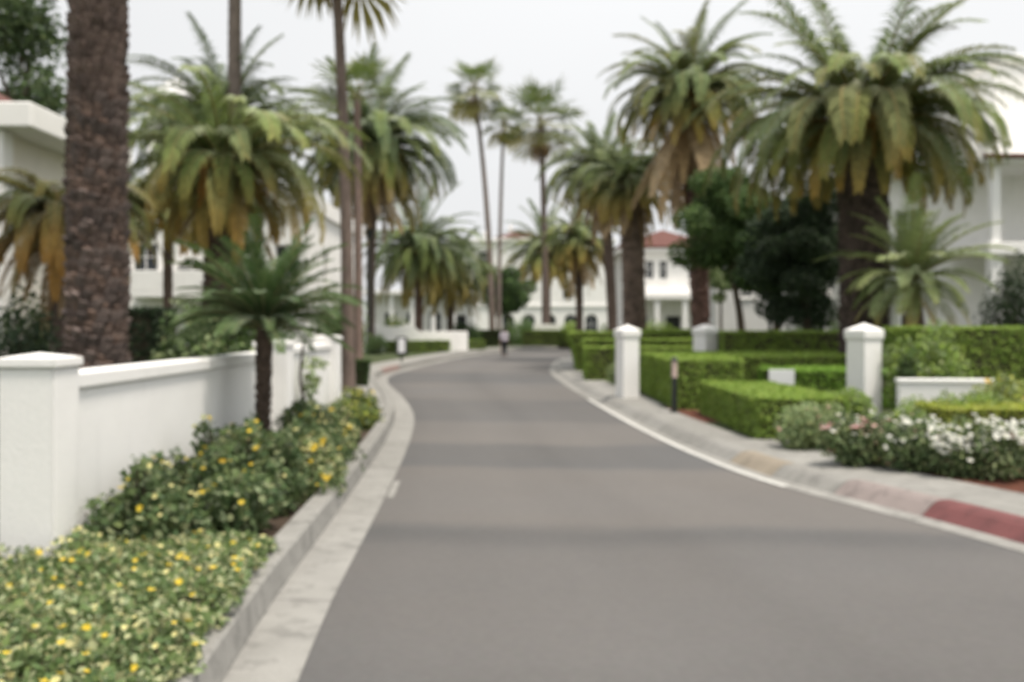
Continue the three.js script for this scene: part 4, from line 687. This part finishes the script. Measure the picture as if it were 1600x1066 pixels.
palm('date_palm', 'dark green date palm with upright fronds behind the bare tall trunk', [-7.6, -27], [-7.6, 6.9, -27], 'date', 2.7, { r0: 0.24, r1: 0.24, seed: 7, tint: cool });
palm('date_palm', 'low palm with orange drooping fronds beside the cream villa', [-6.6, -15], [-6.6, 3.35, -15], 'sick', 1.7, { r0: 0.16, r1: 0.17, seed: 8, tint: [4, 6, 6], skirt: 8, keep: (el) => el < 50 });
palm('date_palm', 'short thin palm before the white villa balcony', [-7.4, -22], [-7.4, 4.0, -22], 'small', 1.5, { r0: 0.10, r1: 0.1, seed: 9, tint: warm });
palm('cycad', 'small dark green cycad on a slim trunk before the white wall', [-2.68, -11.0], [-2.66, 1.74, -11], 'cycad', 1.12, { r0: 0.045, r1: 0.075, seed: 10, tint: [0, 2, 0], bark: [0.085, 0.06, 0.045], boots: 0.045, density: 1.3, category: 'palm tree' });
palm('date_palm', 'rounded date palm standing behind the white boundary wall', [-6.4, -70], [-6.3, 6.6, -70], 'date', 5.0, { r0: 0.27, r1: 0.3, seed: 11, tint: cool, fruit: 3, bark: [0.16, 0.10, 0.08] });
palm('date_palm', 'squat olive date palm next to the rounded one', [-4.6, -76], [-4.5, 5.2, -76], 'sick', 4.0, { r0: 0.25, r1: 0.26, seed: 12, tint: [4, 2, 3] });
palm('fan_palm', 'tallest slender fan palm before the pale building', [-1.7, -90], [-3.3, 22.6, -90], 'fan', 3.5, { density: 0.7, r0: 0.30, r1: 0.17, seed: 13, skirt: 8, skirtLen: 0.5, bark: [0.17, 0.13, 0.11] });
palm('fan_palm', 'slender fan palm leaning away from the tallest one', [-1.2, -91.5], [-0.75, 19.8, -91.5], 'fan', 2.8, { density: 0.7, r0: 0.22, r1: 0.13, seed: 14, skirt: 6, skirtLen: 0.5, bark: [0.19, 0.15, 0.13] });
palm('fan_palm', 'tall fan palm rising from the white planter box', [2.62, -79.9], [2.25, 17.5, -79.9], 'fan', 3.7, { density: 0.75, r0: 0.3, r1: 0.19, seed: 15, skirt: 12, skirtLen: 0.6, bark: [0.15, 0.11, 0.095], yoff: 1.3 });
palm('date_palm', 'pale green date palm behind the tall planter palm', [3.5, -101], [3.5, 8.2, -101], 'sick', 5.4, { r0: 0.33, r1: 0.3, seed: 16, tint: [1, 3, 0] });
palm('date_palm', 'thin palm with yellow dead fronds near the far bend', [4.75, -72], [4.7, 7.4, -72], 'sick', 3.4, { r0: 0.26, r1: 0.26, seed: 17, tint: warm, skirt: 14, skirtLen: 0.8 });
palm('date_palm', 'leaning date palm with tan hanging fronds beside its thick neighbour', [4.95, -50], [4.35, 9.0, -50], 'date', 3.3, { r0: 0.23, r1: 0.27, seed: 18, tint: warm, skirt: 16, skirtLen: 0.75, fruit: 2 });
palm('date_palm', 'stout shaggy date palm with a thick pale trunk', [5.15, -43], [5.0, 7.6, -43], 'sick', 2.7, { r0: 0.42, r1: 0.42, seed: 19, tint: [0, 3, 4], boots: 0.15, skirt: 14, skirtLen: 0.75, bark: [0.17, 0.125, 0.10] });
palm('date_palm', 'tall date palm with a long brown skirt of dead fronds', [7.1, -38.4], [6.65, 10.2, -38.4], 'date', 3.5, { r0: 0.28, r1: 0.33, seed: 20, tint: [0, 3, 7], boots: 0.14, skirt: 34, skirtLen: 1.0, fruit: 2, bark: [0.15, 0.09, 0.075], density: 1.1 });
palm('date_palm', 'thickest date palm with a huge drooping crown above the hedges', [8.5, -24.6], [8.4, 6.45, -24.6], 'date', 3.75, { keep: (el) => el > -10, low: 0.70, r0: 0.55, r1: 0.52, seed: 21, tint: [0, 3, 1, 7, 7], boots: 0.13, bulge: 0.3, fruit: 3, bark: [0.075, 0.054, 0.046], density: 1.35 });
palm('date_palm', 'small feathery palm with a thin leaning trunk before the white villa', [9.05, -22.4], [8.8, 2.75, -22.4], 'small', 1.85, { r0: 0.07, r1: 0.10, seed: 22, tint: [1, 5, 0], skirt: 3, skirtLen: 0.5, bark: [0.14, 0.10, 0.075], density: 1.1 });

// ---------------------------------------------------------------- small things
{
  const t = thing('sign_board', 'white rectangular sign board on a short stake behind the low hedge', 'sign', [5.02, 0.13, -19.05], -0.2);
  part('board', box(-0.23, 0.23, 0.34, 0.80, -0.02, 0.02, 0.008), std(0.78, 0.78, 0.80, { roughness: 0.5 }), t); part('stake', box(-0.03, 0.03, -0.1, 0.78, -0.055, -0.022, 0.005), M.iron, t);
}
{
  const t = thing('path_light', 'slim dark path light post with a pale lens at the hedge corner', 'light', [3.0, 0.13, -18.9]);
  part('shaft', new THREE.CylinderGeometry(0.045, 0.055, 0.66, 14), M.iron, t, [0, 0.33, 0]);
  part('lens', new THREE.CylinderGeometry(0.052, 0.052, 0.30, 14), std(0.55, 0.42, 0.38, { roughness: 0.4 }), t, [0, 0.812, 0]);
  part('cap', new THREE.LatheGeometry([[0.001, 0.07], [0.05, 0.055], [0.075, 0.0], [0.06, -0.012], [0.001, -0.012]].map(([a, b]) => new THREE.Vector2(a, b)), 16), M.iron, t, [0, 0.975, 0]);
  part('foot', new THREE.CylinderGeometry(0.09, 0.1, 0.05, 14), M.iron, t, [0, 0.02, 0]);
}
{
  const t = thing('globe_lamp', 'white globe lamp on a thin post beside the thickest palm', 'lamp', [9.25, 0.1, -30.3]); t.position.set(9.55, 0.1, -31.2);
  part('post', new THREE.CylinderGeometry(0.045, 0.06, 2.2, 12), M.trim, t, [0, 1.1, 0]); part('collar', new THREE.CylinderGeometry(0.11, 0.06, 0.12, 14), M.trim, t, [0, 2.26, 0]);
  part('globe', new THREE.SphereGeometry(0.24, 20, 14).scale(1, 1.15, 1), std(0.82, 0.81, 0.78, { roughness: 0.35 }), t, [0, 2.56, 0]);
  const q = thing('garden_column', 'white freestanding column before the villa arch window', 'column', [8.3, 0.13, -22.2]); q.position.set(9.05, 0.13, -24.2);
  part('shaft', new THREE.CylinderGeometry(0.14, 0.16, 2.1, 16), M.trim, q, [0, 1.15, 0]); part('base', box(-0.22, 0.22, 0, 0.12, -0.22, 0.22, 0.02), M.trim, q); part('capital', box(-0.26, 0.26, 2.19, 2.75, -0.26, 0.26, 0.05), M.trim, q);
}
{
  const t = thing('notice_stand', 'small notice stand with a pale panel at the kerb bend', 'sign', [-4.75, 0.18, -44.0], 0.2);
  part('post', box(-0.04, 0.04, 0, 1.05, -0.06, -0.02, 0.006), M.iron, t); part('panel', box(-0.24, 0.24, 0.28, 1.1, -0.018, 0.03, 0.02), M.iron, t); part('sheet', box(-0.15, 0.15, 0.42, 1.02, 0.031, 0.036, 0.001), std(0.72, 0.73, 0.76, { roughness: 0.6 }), t);
}
{
  const t = thing('street_pole', 'thin dark street pole with a bracket lantern by the round gate', 'pole', [-8.15, 0.1, -58.6]);
  part('shaft', new THREE.CylinderGeometry(0.07, 0.11, 6.6, 12), M.iron, t, [0, 3.3, 0]); part('base', new THREE.CylinderGeometry(0.2, 0.3, 0.7, 12), M.iron, t, [0, 0.35, 0]);
  part('lantern', new THREE.CylinderGeometry(0.22, 0.14, 0.45, 8), M.iron, t, [0, 6.82, 0]); part('lantern_cap', new THREE.ConeGeometry(0.28, 0.22, 8), M.iron, t, [0, 7.155, 0]);
}
// ---------------------------------------------------------------- the walker
function mesher(sdf, c, half, res) {
  const mc = new MarchingCubes(res, M.solid, false, false, 90000); mc.isolation = 0; const h = res / 2;
  for (let z = 0; z < res; z++) for (let y = 0; y < res; y++) for (let x = 0; x < res; x++) mc.field[x + y * res + z * res * res] = -sdf(c[0] + (x - h) / h * half, c[1] + (y - h) / h * half, c[2] + (z - h) / h * half);
  mc.update(); const n = mc.count, g = new THREE.BufferGeometry();
  g.setAttribute('position', new THREE.BufferAttribute(mc.positionArray.slice(0, n * 3), 3)); g.setAttribute('normal', new THREE.BufferAttribute(mc.normalArray.slice(0, n * 3), 3));
  g.scale(half, half, half); g.translate(...c); g.normalizeNormals(); return g;
}
const cap = (a, b, ra, rb) => { const dx = b[0] - a[0], dy = b[1] - a[1], dz = b[2] - a[2], L = dx * dx + dy * dy + dz * dz || 1e-9; return (x, y, z) => { const t = clamp(((x - a[0]) * dx + (y - a[1]) * dy + (z - a[2]) * dz) / L), ex = x - a[0] - dx * t, ey = y - a[1] - dy * t, ez = z - a[2] - dz * t; return Math.sqrt(ex * ex + ey * ey + ez * ez) - lerp(ra, rb, t); }; };
const blend = (list, k) => (x, y, z) => { let d = 1e3; for (const f of list) { const e = f(x, y, z), h = Math.max(k - Math.abs(d - e), 0) / k; d = Math.min(d, e) - h * h * k * 0.25; } return d; };
{
  const J = { hipL: [-0.09, 0.86, 0], hipR: [0.09, 0.86, 0], kneeL: [-0.085, 0.47, -0.13], kneeR: [0.085, 0.46, -0.01], ankL: [-0.08, 0.09, -0.20], ankR: [0.08, 0.13, 0.22], shL: [-0.17, 1.31, 0], shR: [0.17, 1.31, 0], elL: [-0.215, 1.05, 0.05], elR: [0.215, 1.06, -0.03], wrL: [-0.225, 0.82, -0.02], wrR: [0.205, 0.85, -0.19] };
  const legs = [cap(J.hipL, J.kneeL, 0.085, 0.055), cap(J.hipR, J.kneeR, 0.085, 0.055), cap(J.kneeL, J.ankL, 0.053, 0.036), cap(J.kneeR, J.ankR, 0.053, 0.036)];
  const feet = [cap([-0.08, 0.05, -0.19], [-0.085, 0.035, -0.37], 0.042, 0.034), cap([0.08, 0.10, 0.22], [0.085, 0.035, 0.08], 0.04, 0.034)];
  const torso = [cap([-0.075, 0.90, 0], [0.075, 0.90, 0], 0.105, 0.105), cap([0, 0.95, 0], [0, 1.08, 0], 0.115, 0.11), cap([-0.06, 1.22, 0], [0.06, 1.22, 0], 0.115, 0.115), cap(J.shL, J.shR, 0.055, 0.055)];
  const up = [cap(J.shL, J.elL, 0.047, 0.037), cap(J.shR, J.elR, 0.047, 0.037)], fore = [cap(J.elL, J.wrL, 0.036, 0.025), cap(J.elR, J.wrR, 0.036, 0.025)];
  const head = [cap([0, 1.50, 0.008], [0, 1.525, 0.005], 0.082, 0.084), cap([0, 1.445, -0.025], [0, 1.43, -0.045], 0.055, 0.042)], neck = [cap([0, 1.30, 0.01], [0, 1.44, 0], 0.052, 0.048)];
  const t = thing('person', 'person in a pale lilac top and dark trousers walking down the road', 'person', [-0.43, 0.004, -57.0], 0.06);
  const skin = std(0.42, 0.26, 0.19, { roughness: 0.6 });
  const hand = (w, dir, sg) => { // palm, four fingers, thumb
    const a = (o) => [w[0] + o[0], w[1] + o[1], w[2] + dir * o[2]], L = [cap(a([0, 0.005, 0]), a([0, -0.075, -0.012]), 0.024, 0.030)];
    [-0.027, -0.009, 0.009, 0.027].forEach((q, i) => { const l = [0.062, 0.074, 0.07, 0.055][i], k = a([0, -0.085, -0.012 + q]), m = a([sg * 0.012, -0.085 - l * 0.5, -0.012 + q]), e = a([sg * 0.03, -0.085 - l * 0.9, -0.012 + q]); L.push(cap(k, m, 0.0088, 0.0082), cap(m, e, 0.0082, 0.0068)); });
    L.push(cap(a([0, -0.02, -0.022]), a([sg * 0.012, -0.058, -0.052]), 0.012, 0.0095), cap(a([sg * 0.012, -0.058, -0.052]), a([sg * 0.02, -0.088, -0.055]), 0.0095, 0.008)); return blend(L, 0.006);
  };
  const face = [cap([0, 1.495, -0.082], [0, 1.475, -0.103], 0.009, 0.012), cap([-0.018, 1.437, -0.083], [0.018, 1.437, -0.083], 0.007, 0.007), cap([-0.086, 1.51, 0.005], [-0.084, 1.475, -0.005], 0.014, 0.010), cap([0.086, 1.51, 0.005], [0.084, 1.475, -0.005], 0.014, 0.010), cap([-0.03, 1.522, -0.074], [0.03, 1.522, -0.074], 0.010, 0.010)];
  const bodyS = blend([...legs, ...feet, ...torso, ...up, ...fore, ...neck, blend(head, 0.05)], 0.05);
  const body = mergeGeometries([mesher(bodyS, [0, 0.80, -0.05], 0.86, 118), mesher(blend([blend(head, 0.05), blend(face, 0.006), ...neck], 0.012), [0, 1.47, -0.01], 0.17, 76), mesher(hand(J.wrL, 1, 1), [J.wrL[0], J.wrL[1] - 0.07, J.wrL[2] - 0.02], 0.13, 80), mesher(hand(J.wrR, 1, -1), [J.wrR[0], J.wrR[1] - 0.07, J.wrR[2] - 0.02], 0.13, 80)]);
  part('body', body, skin, t);
  const shirt = blend([...torso.map((f) => (x, y, z) => f(x, y, z) - 0.016), ...up.map((f) => (x, y, z) => f(x, y, z) - 0.016)], 0.06);
  part('top', mesher((x, y, z) => Math.max(shirt(x, y, z) + 0.004 * Math.sin(y * 38 + x * 22), 0.90 - y, y - 1.365), [0, 1.12, 0], 0.34, 84), std(0.46, 0.42, 0.47, { roughness: 0.95 }), t);
  const trou = blend([...legs.map((f) => (x, y, z) => f(x, y, z) - 0.020), (x, y, z) => torso[0](x, y, z) - 0.012], 0.05);
  part('trousers', mesher((x, y, z) => Math.max(trou(x, y, z) + 0.004 * Math.sin(y * 30 + z * 25), 0.15 - y, y - 0.955), [0, 0.54, 0], 0.46, 90), std(0.018, 0.018, 0.022, { roughness: 0.95 }), t);
  part('shoes', mesher((x, y, z) => Math.max(blend(feet, 0.02)(x, y, z) - 0.008, y - 0.15), [0, 0.1, -0.06], 0.36, 80), std(0.10, 0.05, 0.04, { roughness: 0.6 }), t);
  part('hair', mesher((x, y, z) => Math.max(Math.min(blend(head, 0.05)(x, y, z) - 0.014, cap([0, 1.52, 0.06], [0, 1.40, 0.075], 0.065, 0.045)(x, y, z)), -(z + 0.045 + (y - 1.56) * 0.6) * 1.0, 1.37 - y), [0, 1.48, 0.02], 0.17, 70), std(0.05, 0.035, 0.028, { roughness: 0.7 }), t);
  for (const s of [-1, 1]) part('eye', new THREE.SphereGeometry(0.011, 10, 8), std(0.6, 0.58, 0.55, { roughness: 0.2 }), t, [s * 0.03, 1.503, -0.072]);
  const b = thing('tote_bag', 'pale beige tote bag hanging from the walking person hand', 'bag', [-0.43 + J.wrL[0] - 0.0, 0.004, -57.0 + J.wrL[2]], 0.06);
  const g = new RoundedBoxGeometry(0.13, 0.36, 0.34, 3, 0.045), p = g.attributes.position; for (let i = 0; i < p.count; i++) { const y = p.getY(i) / 0.36 + 0.5; p.setX(i, p.getX(i) * (1 - 0.55 * y)); p.setZ(i, p.getZ(i) * (0.9 + 0.1 * Math.sin(y * 9))); } g.computeVertexNormals();
  part('pouch', g, std(0.52, 0.46, 0.42, { roughness: 0.9 }), b, [0, 0.40, 0]);
  const s = new G(); for (const x of [-0.022, 0.022]) s.tube(new THREE.CatmullRomCurve3([V(x, 0.56, -0.10), V(x * 0.8, 0.67, -0.05), V(x * 0.5, 0.705, -0.01), V(x * 0.8, 0.67, 0.06), V(x, 0.56, 0.12)]).getPoints(16), () => 0.008, 6, [0.5, 0.44, 0.4]); part('strap', s.build(), M.solid, b);
}
renderer.render(scene, camera);
